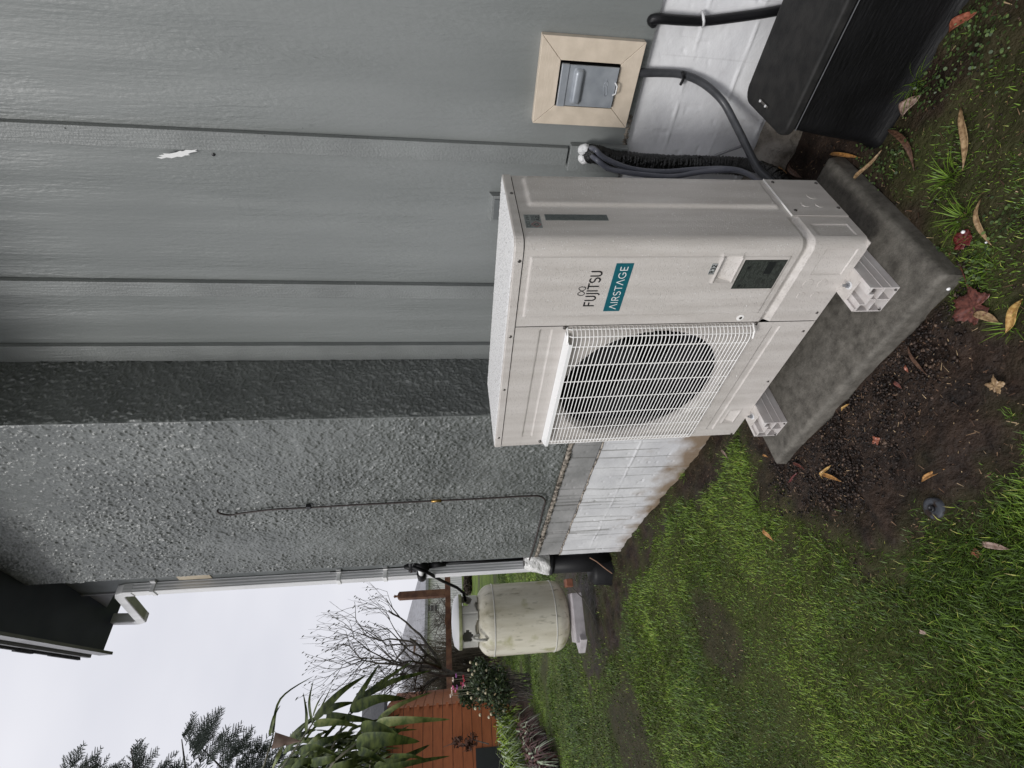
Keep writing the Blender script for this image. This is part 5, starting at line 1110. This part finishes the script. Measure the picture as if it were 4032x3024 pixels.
def conifer():
    D = 12.; tr = PD(1500, 3330, D+1.2); tr[2] = GZ-.05; rt = thing('conifer_tree', 'dark conifer with feathery drooping sprays against the white sky', 'tree', tuple(tr))
    top = PD(150, 3330, D+1.2); MB().tube([tr, (tr[0], tr[1], 4.), (tr[0]+.1, tr[1], top[2])], [.22,.16,.05], 10).build('trunk', m_bark, rt, smooth=True)
    def Q(X, Y_, d=D): return Vector(PD(X*.4968, 2200+Y_*.4968, d))
    mb = MB(); nv = Vector((CAM[0]-tr[0], CAM[1]-tr[1], 0)).normalized()
    ex = [((500,1720),(640,1455)),((600,1760),(790,1490)),((700,1780),(965,1580)),((760,1800),(930,1660)),((1010,1760),(1060,1430)),((1050,1640),(1135,1415)),((1070,1700),(1240,1495)),((1200,1760),(1395,1520)),((1330,1780),(1465,1580)),
          ((1470,1480),(1515,1210)),((1500,1520),(1640,1225)),((1560,1560),(1725,1175)),((1600,1500),(1760,1190)),((1690,1560),(1905,1290)),((1800,1620),(1990,1325)),((1450,1420),(1500,1300)),((1720,1640),(1900,1420)),((1860,1700),(2100,1460)),((1950,1760),(2200,1560))]
    for a, b in ex:
        for k in range(2): frond(mb, Q(*a, D+random.uniform(-.3,.3)), Q(b[0]+random.uniform(-25,25)*k, b[1]+random.uniform(0,60)*k, D+random.uniform(-.3,.3)), .0065, nv+Vector((0,0,random.uniform(-.4,.4))))
    for k in range(170):
        x = random.uniform(1480,2900); y = random.uniform(1480+.18*abs(x-1650), 2000); l_ = random.uniform(170,300); a_ = random.uniform(.5,1.2); d = D+random.uniform(-.6,.8)
        frond(mb, Q(x, y, d), Q(x+l_*math.cos(a_)*.8, y-l_*math.sin(a_), d+random.uniform(-.2,.2)), .007, nv+Vector((0,0,random.uniform(-.5,.5))), 9)
    for k in range(40):
        x = random.uniform(500,1450); y = random.uniform(1680,1950); frond(mb, Q(x, y), Q(x+random.uniform(60,160), y-random.uniform(120,220)), .007, nv, 9)
    mb.build('crown', m_con, rt, auto=False)
    for a, b in (((1500,1900),(1440,1430)),((1100,2000),(1040,1500)),((600,2000),(520,1650)),((2000,1900),(1600,1500)),((2300,2100),(1900,1600))):
        p, q = Q(*a), Q(*b); MB().tube([Vector((tr[0], tr[1], p.z-.3)), p, q], [.05,.03,.008], 6).build('limb', m_bark, rt, smooth=True)
conifer()
# bare gnarled tree
def bare_tree(rx, ry, d, zoomtop, label, seed, size=1., name='bare_tree', leaves=260, spread=1.0):
    rr = random.Random(seed); b = PD(rx, ry, d); b[2] = GZ-.05; rt = thing(name, label, 'tree', tuple(b)); tm = MB(); cm = MB(); lf = []
    def grow_(p, dr_, L_, r, lev):
        q = p; P = [p]; dd = dr_.copy(); ns = 4
        for i in range(ns): dd = (dd+Vector((rr.uniform(-1,1), rr.uniform(-1,1), rr.uniform(-.6,.9)))*(.30 if lev < 3 else .16)).normalized(); q = q+dd*L_/ns; P.append(q)
        (tm if lev < 3 else cm).tube(P, [r*(1-.12*i) for i in range(ns+1)], 7 if lev < 2 else (4 if lev < 4 else 3), cap=False)
        if lev >= 6: 
            if rr.random() < .5: lf.append((q, rr.random()))
            return
        for k in range(rr.choice([2,3,3]) if lev > 0 else 6):
            base = P[rr.choice([2,3,4,4])]; nd = (dd*.9+Vector((rr.uniform(-1,1)*spread, rr.uniform(-1,1)*spread, rr.uniform(-.35,.75)))).normalized()
            if lev >= 4: nd = (nd+Vector((0,0,.75))).normalized()
            grow_(base, nd, L_*rr.uniform(.55,.86), r*.60, lev+1)
    grow_(Vector(b), Vector((0,0,1)), size*.88, .042*size, 0)
    tm.build('trunk', m_bark, rt, smooth=True); cm.build('crown', m_bark, rt, auto=False)
    return rt, lf
bt, lf = bare_tree(1850, 2690, 15., None, 'gnarled bare tree with upright twigs beyond the planting bed', 5, 1.85, spread=1.25)
mb = MB()
for q, t_ in lf[:420]:
    s_ = .028; mb.add([q+Vector((-s_,0,0)), q+Vector((0,s_,-s_)), q+Vector((s_,0,.01)), q+Vector((0,-s_,s_))], [(0,1,2,3)])
mb.build('last_leaves', M('last_leaf', (.05,.05,.02), (.12,.12,.04), 3, .7), bt, auto=False)
bt2, lf2 = bare_tree(1850, 2440, 21., None, 'smaller leafless shrub in front of the grey roofed house', 12, 1.15, 'bare_shrub', spread=1.5)
# brushy thicket (a mass of thin twigs)
m_twig = M('brown_twigs', (.05,.04,.028), (.13,.105,.075), 2, .9)
def thicket(px0, px1, py0, py1, d, n, label, seed, name='thicket', mat=None, r=.006, lean=.5):
    rr = random.Random(seed); mb = MB(); c_ = PD((px0+px1)/2, (py0+py1)/2, d); 
    for k in range(n):
        y = rr.uniform(py0, py1); dd = d+rr.uniform(-.8,.8); g_ = PD(1900, y, dd); g_[2] = GZ-.1; zt_ = float(PD(rr.uniform(px0, px1), y, dd)[2]); h = zt_-GZ
        p = Vector(g_); P = [p]; lx, ly = rr.uniform(-lean, lean)*h*.4, rr.uniform(-lean, lean)*h*.4
        for i in range(1, 5): P.append(p+Vector((lx*(i/4)**1.5+rr.uniform(-.04,.04), ly*(i/4)**1.5+rr.uniform(-.04,.04), h*i/4)))
        mb.tube(P, [r,r,r*.8,r*.6,r*.3], 3, cap=False)
        for j in range(5):
            q = P[rr.choice([2,3,4])]; e = q+Vector((rr.uniform(-.3,.3), rr.uniform(-.3,.3), rr.uniform(.0,.35))); mb.tube([q, e], [r*.6, r*.2], 3, cap=False)
    o = mb.build(name, mat or m_twig, None, base=(c_[0], c_[1], GZ), auto=False); return tag(o, label, 'bushes', kind=None)
tag(thicket(1570, 1760, 2540, 2770, 17.5, 520, 'brown leafless brush crowding behind the flower bed', 3, r=.010), cat='bush')
tag(thicket(1700, 1800, 2400, 2570, 22, 260, 'thin brown brush behind the rust brown rail', 4), cat='bush')
# leafy masses
m_leafmass = tone_mat('bush_leaves', [(0, (.010,.017,.009)), (.5, (.030,.050,.020)), (.9, (.075,.105,.035)), (1, (.30,.24,.13))], .5, .4)
def leafcloud(rt, boxes, n, s_, seed, tonef=None, mat=None, name='foliage', aniso=(1,1,1), pale=.0):
    r2_ = np.random.default_rng(seed); Vs = []; tn = []
    for (c_, rad), cnt in boxes:
        u = r2_.normal(0, 1, (cnt, 3)); u /= np.linalg.norm(u, axis=1)[:,None]; rr = r2_.random(cnt)**.45; P = np.array(c_)[None]+u*rr[:,None]*np.array(rad)[None]
        a = r2_.normal(0, 1, (cnt, 3)); a /= np.linalg.norm(a, axis=1)[:,None]; b = np.cross(a, r2_.normal(0, 1, (cnt, 3))); b /= np.linalg.norm(b, axis=1)[:,None]+1e-9; s = s_*(.5+r2_.random(cnt))[:,None]
        a, b = a*np.array(aniso), b
        Vs.append(np.stack([P-a*s, P-b*s*.45, P+a*s, P+b*s*.45], 1).reshape(-1, 3)); t_ = np.clip(.15+.7*r2_.random(cnt), 0, .9); t_ = np.where(r2_.random(cnt) < pale, 1., t_); tn.append(np.repeat(t_, 4))
    V = np.concatenate(Vs)-np.array(OFF.get(rt.name, (0,0,0)))[None]; k = len(V)//4; o = np_mesh(name, V, np.arange(k*4), np.full(k, 4), {'tone': np.concatenate(tn)}, mat or m_leafmass); o.parent = rt; OFF[o.name] = OFF.get(rt.name, (0,0,0)); return o
# pale budded shrub
sc_ = PD(1960, 2715, 9.8); sc_[2] = float(gz(sc_[0], sc_[1])); sh = thing('budded_shrub', 'dark green shrub dotted with pale round seed heads at the bed corner', 'shrub', tuple(sc_))
def P3(x, y, d): return Vector(PD(x, y, d))
leafcloud(sh, [((tuple(P3(1900,2680,9.8)), (.30,.30,.22)), 1500), ((tuple(P3(1960,2720,9.8)), (.40,.40,.22)), 1800), ((tuple(P3(1890,2640,9.9)), (.22,.22,.14)), 700)], 0, .030, 5, pale=.02)
mb = MB()
for k in range(36): a = Vector(sc_)+Vector((random.uniform(-.2,.2), random.uniform(-.2,.2), 0)); e = P3(random.uniform(1850,1960), random.uniform(2620,2790), 9.8+random.uniform(-.2,.2)); mb.tube([a, a.lerp(e,.5)+Vector((0,0,.05)), e], [.008,.006,.003], 4)
mb.build('stems', m_bark, sh)
m_bud = M('seed_head', (.42,.36,.22), (.55,.50,.36), 30, .7)
for x, y in [(1852,2608),(1876,2614),(1845,2638),(1870,2642),(1915,2640),(1860,2655),(1905,2660),(1884,2712),(1928,2704),(1842,2728),(1856,2748),(1890,2752),(1872,2790),(1890,2815),(1925,2824),(1964,2765),(1912,2728),(1982,2798),(1934,2812),(1900,2700)]:
    c_ = P3(x, y, 9.65+random.uniform(-.1,.1)); MB().lathe([(0,-.022),(.018,-.014),(.024,0),(.016,.014),(0,.020)], 8, c_).build('seed_head', m_bud, sh, smooth=True)
# pink flowers
fl_ = PD(1900, 2735, 11.5); fl_[2] = float(gz(fl_[0], fl_[1])); fw = thing('flower_plant', 'pink, red and white flowers glowing beside the orange shed corner', 'flowers', tuple(fl_))
m_fp = M('pink_petal', (.62,.10,.22), (.72,.25,.42), 30, .6); m_fr = M('red_petal', (.55,.05,.08), (.62,.10,.12), 30, .6); m_fw = M('cream_petal', (.75,.62,.52), (.8,.72,.65), 30, .6); m_fv = M('violet_petal', (.42,.13,.42), (.5,.2,.5), 30, .6)
leafcloud(fw, [((tuple(P3(1835,2735,11.6)), (.20,.20,.16)), 500), ((tuple(P3(1880,2735,11.6)), (.25,.25,.35)), 700)], 0, .035, 6)
for x, y, r, m in [(1798,2660,.045,m_fv),(1786,2676,.05,m_fw),(1827,2664,.045,m_fr),(1829,2678,.05,m_fr),(1826,2695,.05,m_fp),(1833,2699,.045,m_fw),(1787,2708,.05,m_fp),(1802,2706,.05,m_fv),(1780,2716,.05,m_fw),(1795,2718,.045,m_fp),(1782,2732,.05,m_fw),(1776,2740,.04,m_fw),(1817,2690,.035,m_fr),(1822,2705,.035,m_fp)]:
    c_ = P3(x, y, 11.4+random.uniform(-.1,.1)); hd = MB()
    for k in range(9):
        a = 2*math.pi*k/9; q = Vector((math.cos(a), math.sin(a), random.uniform(.1,.9))).normalized(); s_ = q.cross(Vector((.3,.2,1))).normalized(); hd.add([c_, c_+q*r*.6+s_*r*.35, c_+q*r*1.05, c_+q*r*.6-s_*r*.35], [(0,1,2,3)])
    hd.lathe([(0,-r*.3),(r*.55,0),(0,r*.5)], 8, c_).build('flower_head', m, fw, auto=False)
    MB().tube([c_, (c_.x, c_.y, GZ)], .004, 3).build('flower_stem', m_stem, fw)
# bright arching grass and dark strap leaved plant
m_hak = M('bright_blade', (.10,.17,.015), (.24,.34,.035), 9, .45); m_hakp = M('pale_blade', (.26,.32,.20), (.40,.45,.33), 9, .4); m_strap = M('maroon_strap', (.035,.018,.018), (.13,.06,.05), 8, .4)
def clump(name, label, cat, ctrs, n, ln, w, mats, d, seed, stuffcat=None, droop=.5, pname='blade', group=None):
    rr = random.Random(seed); c0 = PD(ctrs[0][0], ctrs[0][1], d); c0[2] = float(gz(c0[0], c0[1])); rt = thing(name, label, cat, tuple(c0), group)
    mbs = [MB() for _ in mats]
    for k in range(n):
        cx_, cy_ = rr.choice(ctrs); g_ = PZ(cx_+rr.uniform(-14,14), cy_+rr.uniform(-14,14), GZ); g_[2] = float(gz(g_[0], g_[1])); a = rr.random()*6.283; L_ = ln*rr.uniform(.5,1.1); h = Vector((math.cos(a), math.sin(a), 0)); p = Vector(g_)
        P = [p, p+h*L_*.18+Vector((0,0,L_*.55)), p+h*L_*.5+Vector((0,0,L_*(.85-droop*.3))), p+h*L_*.82+Vector((0,0,L_*(.85-droop)))]
        blade_mesh(mbs[rr.randrange(len(mats))], P, w*rr.uniform(.6,1.2), up=(0,0,1), nseg=6)
    for mb_, m_ in zip(mbs, mats): mb_.build(pname, m_, rt, smooth=True, auto=False)['kind'] = 'stuff'
    return rt
clump('arching_grass', 'bright yellow green arching grass clump in front of the orange shed', 'ornamental grass', [(2050,2880),(2070,2930),(2090,2990),(2100,3040),(2040,2840),(2020,2800),(2120,3100)], 620, .62, .030, [m_hak, m_hak, m_hakp], 8.2, 3, droop=.45)
clump('strap_leaved_plant', 'low plant with dark maroon drooping leaves at the lawn edge', 'plant', [(2130,2900),(2150,2960),(2170,3010),(2110,2870),(2190,3060),(2180,2990)], 460, .42, .034, [m_strap, m_strap, m_strap, m_hakp], 7.4, 4, droop=.75)
clump('edging_plant', 'straggling brown and olive growth along the lawn edge near the shrub', 'plant', [(1985,2640),(2000,2690),(2020,2740),(2040,2790),(2060,2840),(1960,2600)], 420, .26, .018, [m_strap, m_hak, m_twig], 9.5, 5, droop=.6)
# orange shed
D_ = 12.2; c0 = PD(1720, 2781, D_); c0[2] = GZ; vdir = Vector((c0[0]-CAM[0], c0[1]-CAM[1], 0)).normalized(); sdir = Vector((-vdir.y, vdir.x, 0))       # sdir points left in the upright view
shed = thing('orange_shed', 'orange shed of horizontal lap boards partly hidden by reed leaves', 'shed', tuple(c0))
zt = float(PD(1535, 2790, D_)[2]); nb = 17; bh = .190; fdir = (sdir*math.cos(.05)+vdir*math.sin(.05)).normalized(); gdir = (vdir*math.cos(.11)-sdir*math.sin(.11)).normalized(); fn_ = Vector((fdir.y, -fdir.x, 0)); fn_ = fn_ if fn_.dot(vdir) < 0 else -fn_
gn_ = Vector((gdir.y, -gdir.x, 0)); gn_ = gn_ if gn_.dot(vdir) < 0 else -gn_
c0v = Vector(c0)
def lap(dir_, nn_, L_, name):
    mb = MB(); z = GZ+.12
    while z < zt:
        a = c0v+Vector((0,0,z-GZ)); b = a+dir_*L_; up = Vector((0,0,bh-.011)); mb.add([a+nn_*.020, b+nn_*.020, b+nn_*.0205+up, a+nn_*.0205+up, a-nn_*.01, b-nn_*.01, b-nn_*.01+up, a-nn_*.01+up], [(0,1,2,3),(0,4,5,1),(4,7,6,5),(3,2,6,7),(0,3,7,4),(1,5,6,2)]); z += bh
    return mb.build(name, m_orange, shed)
MB().add([tuple(c0v+Vector((0,0,.1))), tuple(c0v+fdir*4.2+Vector((0,0,.1))), tuple(c0v+fdir*4.2+Vector((0,0,zt-GZ))), tuple(c0v+Vector((0,0,zt-GZ)))], [(0,1,2,3)]).build('board_backing', m_bark, shed)
lap(fdir, fn_, 4.2, 'board_wall'); lap(gdir, gn_, 3.0, 'board_wall')
mb = MB(); q = c0v+fn_*.03; z = GZ+.12+bh*.35
while z < zt:
    o = q+Vector((0,0,z-GZ)); mb = MB(); mb.add([o-fdir*.06, o+fdir*.035, o+fdir*.035+fn_*.05, o-fdir*.06+fn_*.05]+[p_+Vector((0,0,.05)) for p_ in (o-fdir*.06, o+fdir*.035, o+fdir*.035+fn_*.05, o-fdir*.06+fn_*.05)], [(0,1,2,3),(4,5,6,7),(0,1,5,4),(1,2,6,5),(2,3,7,6),(3,0,4,7)]); mb.build('corner_cleat', m_orange, shed); z += bh
a = c0v+fdir*.75+fn_*.03+Vector((0,0,.16)); mb = MB(); o = [a, a+fdir*1.35, a+fdir*1.35+Vector((0,0,.66)), a+Vector((0,0,.66))]; mb.add([tuple(p_) for p_ in o]+[tuple(p_-fn_*.02) for p_ in o], [(0,1,2,3),(4,5,6,7),(0,1,5,4),(1,2,6,5),(2,3,7,6),(3,0,4,7)]); mb.build('dark_opening', m_glass, shed)
a = c0v+Vector((0,0,zt-GZ+.02)); mid = vdir*1.5; P = [a-fdir*.25-vdir*.3, a+fdir*4.4-vdir*.3, a+fdir*4.4+vdir*3.3, a-fdir*.25+vdir*3.3]; P[2] += Vector((0,0,.9)); P[3] += Vector((0,0,.9))
MB().add([tuple(p_) for p_ in P]+[tuple(p_+Vector((0,0,.06))) for p_ in P], [(0,1,2,3),(4,5,6,7),(0,1,5,4),(1,2,6,5),(2,3,7,6),(3,0,4,7)]).build('roof', m_shingle, shed)
mb = MB(); rr = random.Random(2); p_ = PD(1925, 2930, 11.6)
P = [PD(1925,2930,11.8), PD(1860,2912,11.9), PD(1840,2935,11.95), PD(1800,2920,11.95), PD(1745,2942,12)]
vn_ = thing('dead_vine', 'thin dry vine hanging on the orange shed wall', 'vine', tuple(PD(1925,2930,11.8))); MB().tube(P, [.012,.010,.009,.007,.004], 5).build('vine_stem', m_bark, vn_)
leafcloud(vn_, [((tuple(p_), (.12,.12,.12)), 50) for p_ in P[1:4]], 0, .045, 8, mat=tone_mat('dry_leaf', [(0, (.04,.02,.012)), (1, (.12,.05,.03))], .8))
# rust brown post and rail
D2 = 16.; tl = PD(1765, 2335, D2); tr_ = thing('trellis_frame', 'rust brown post with a long rail across the view behind the tank', 'trellis', (tl[0], tl[1], GZ))
pt = PD(1572, 2340, D2); MB().box((tl[0]-.095, tl[1]-.095, tl[2]-.02), (tl[0]+.095, tl[1]+.095, pt[2])).build('post', m_rust, tr_, bevel=.01)
MB().lathe([(.09,0),(.10,.02),(.03,.05),(.03,.10),(.05,.12),(0,.16)], 10, (tl[0], tl[1], pt[2])).build('post_cap', m_rust, tr_, smooth=True)
a, b = PD(1762, 2262, D2-.8), PD(1771, 2790, D2+.8); 
def beam(a, b, h, w, name, m, par):
    a, b = Vector(a), Vector(b); s_ = (b-a).cross(Vector((0,0,1))).normalized()*w/2; u = Vector((0,0,h/2)); return MB().add([a-s_-u,a+s_-u,a+s_+u,a-s_+u,b-s_-u,b+s_-u,b+s_+u,b-s_+u], [(0,1,2,3),(4,5,6,7),(0,1,5,4),(1,2,6,5),(2,3,7,6),(3,0,4,7)]).build(name, m, par)
beam(a, b, .15, .08, 'rail', m_rust, tr_); q = PD(1768, 2445, D2); MB().box((q[0]-.07, q[1]-.07, GZ), (q[0]+.07, q[1]+.07, q[2]+.12)).build('post', m_rust, tr_)
q = PD(1766, 2760, D2+.7); MB().box((q[0]-.07, q[1]-.07, GZ), (q[0]+.07, q[1]+.07, q[2]+.1)).build('post', m_rust, tr_)
# far house
D3 = 46.; e0 = PD(1670, 2180, D3+6); e1 = PD(1672, 2760, D3-2); rg0 = PD(1575, 2500, D3+5)
fdir3 = Vector((e1[0]-e0[0], e1[1]-e0[1], 0)).normalized(); back = Vector((fdir3.y, -fdir3.x, 0)); back = back if back.dot(Vector((e0[0]-CAM[0], e0[1]-CAM[1], 0))) > 0 else -back
ze = float(e0[2]); ze = float(PD(1668, 2470, D3)[2]); A_ = Vector((e0[0], e0[1], 0)); B_ = Vector((e1[0], e1[1], 0))
fh = thing('far_house', 'pale house with a grey hipped roof and a small window beyond the bare tree', 'house', (A_.x, A_.y, GZ))
def V3(p, z): return (p.x, p.y, z)
mb = MB(); Bk = back*9; mb.add([V3(A_,GZ-.3),V3(B_,GZ-.3),V3(B_,ze),V3(A_,ze),V3(A_+Bk,GZ-.3),V3(B_+Bk,GZ-.3),V3(B_+Bk,ze),V3(A_+Bk,ze)], [(0,1,2,3),(1,5,6,2),(5,4,7,6),(4,0,3,7)]); mb.build('wall', m_farwall, fh)
mb = MB()
n_ = 60
for k in range(n_): p_ = A_+(B_-A_)*(k+.5)/n_-back*.05; s_ = fdir3*.02; mb.add([V3(p_-s_,GZ),V3(p_+s_,GZ),V3(p_+s_,ze),V3(p_-s_,ze)], [(0,1,2,3)])
mb.build('wall_battens', m_pale, fh)
rz = float(rg0[2]); kf = float((Vector((rg0[0], rg0[1], 0))-A_).dot(fdir3)); Ln = (B_-A_).length; ov = .5
R0 = A_-fdir3*ov-back*ov; R1 = B_+fdir3*ov-back*ov; R2 = R1+back*(9+2*ov); R3 = R0+back*(9+2*ov); K1 = A_+fdir3*kf+back*4.5; K2 = K1+fdir3*4.0
zl_ = float(PD(1650, 2270, D3+5)[2])
mb = MB().add([V3(R0,ze-.1),V3(R1,ze-.1),V3(R2,ze-.1),V3(R3,ze-.1),V3(K1,rz),V3(K2,rz-.4)], [(0,1,5,4),(1,2,5),(2,3,4,5),(3,0,4),(0,3,2,1)]); mb.build('roof', m_farroof, fh)
MB().add([V3(R0-back*.02,ze-.30),V3(R1-back*.02,ze-.30),V3(R1-back*.02,ze-.05),V3(R0-back*.02,ze-.05)], [(0,1,2,3)]).build('fascia', m_fascia, fh)
def on_front(x, y):     # pixel to the far wall plane
    d = ray(x, y); nv_ = np.array([back.x, back.y, 0]); t_ = ((np.array([A_.x, A_.y, 0])-CAM)@nv_)/(d@nv_); return Vector(CAM+d*t_)-back*.12
w4 = [on_front(1682,2385), on_front(1722,2385), on_front(1722,2410), on_front(1682,2410)]
wf = MB().add([tuple(p_+back*.03) for p_ in [on_front(1679,2382), on_front(1726,2382), on_front(1726,2413), on_front(1679,2413)]], [(0,1,2,3)]).build('window_frame', m_white, fh)
gl_ = MB()
for a_, b_2 in ((1683,1694),(1697,1708),(1711,1721)): gl_.add([tuple(on_front(x, y)) for x, y in ((a_,2386),(b_2,2386),(b_2,2409),(a_,2409))], [(0,1,2,3)])
gl_.build('pane', m_glass, wf)
c_ = on_front(1645, 2490)+back*2.2; MB().box((c_.x-.5, c_.y-.5, c_.z-.9), (c_.x+.5, c_.y+.5, c_.z+.4)).build('chimney', m_rust, fh)
# low white outbuilding with a dark gutter
D4 = 27.; w0, w1 = PD(1870, 2560, D4), PD(1870, 2650, D4-1); wz = float(PD(1808, 2600, D4)[2]); wb = thing('white_outbuilding', 'low white outbuilding with a slanting pale brace behind the flower bed', 'outbuilding', (w0[0], w0[1], GZ))
wv = Vector((w1[0]-w0[0], w1[1]-w0[1], 0)).normalized(); wn = Vector((wv.y, -wv.x, 0)); wn = wn if wn.dot(Vector((CAM[0]-w0[0], CAM[1]-w0[1], 0))) > 0 else -wn; W_ = Vector((w0[0], w0[1], 0)); L_ = 5.5
mb = MB().add([V3(W_,GZ),V3(W_+wv*L_,GZ),V3(W_+wv*L_,wz),V3(W_,wz),V3(W_-wn*3,GZ),V3(W_+wv*L_-wn*3,GZ),V3(W_+wv*L_-wn*3,wz),V3(W_-wn*3,wz)], [(0,1,2,3),(1,5,6,2),(5,4,7,6),(4,0,3,7),(3,2,6,7)]); mb.build('wall', m_farwall, wb)
beam(PD(1838,2590,D4-.6), PD(1812,2554,D4-.6), .12, .08, 'brace', m_white, wb); beam(PD(1828,2596,D4-.5), PD(1829,2574,D4-.5), .08, .08, 'dark_rail', m_ink, wb)
# hedges beyond the far lawn
def hedge(x0, y0, y1, d, top, label, seed, n=2600, mat=None, s_=.10, nm='hedge'):
    a, b = PD(x0, y0, d), PD(x0, y1, d); zt_ = float(PD(top, (y0+y1)/2, d)[2]); c_ = (a+b)/2; rt = thing(nm, label, 'hedge', (c_[0], c_[1], GZ)); L_ = np.linalg.norm((b-a)[:2]); h = (zt_-GZ)/2; bx = []
    k = max(2, int(L_/1.2))
    for i in range(k): q = a+(b-a)*(i+.5)/k; bx.append((((q[0], q[1], GZ+h), (L_/k*.8, L_/k*.8, h*1.05)), n//k))
    leafcloud(rt, bx, 0, s_, seed, mat=mat)
m_hedge = tone_mat('hedge_brown', [(0, (.018,.014,.010)), (.6, (.045,.034,.025)), (1, (.08,.07,.045))], .8)
hedge(1850, 2505, 2660, 24, 1836, 'dark brown clipped hedge across the far lawn', 11, 5000, m_hedge, .07)
hedge(1850, 2225, 2330, 30, 1826, 'dark hedge to the right of the tank collar on the far lawn', 12, 3600, m_hedge, .09)
hedge(1850, 2700, 3100, 26, 1700, 'distant evergreen belt behind the orange shed', 13, 5000, None, .16)
hedge(1800, 2060, 2300, 60, 1740, 'faint line of trees far behind the tank', 14, 3000, None, .25)
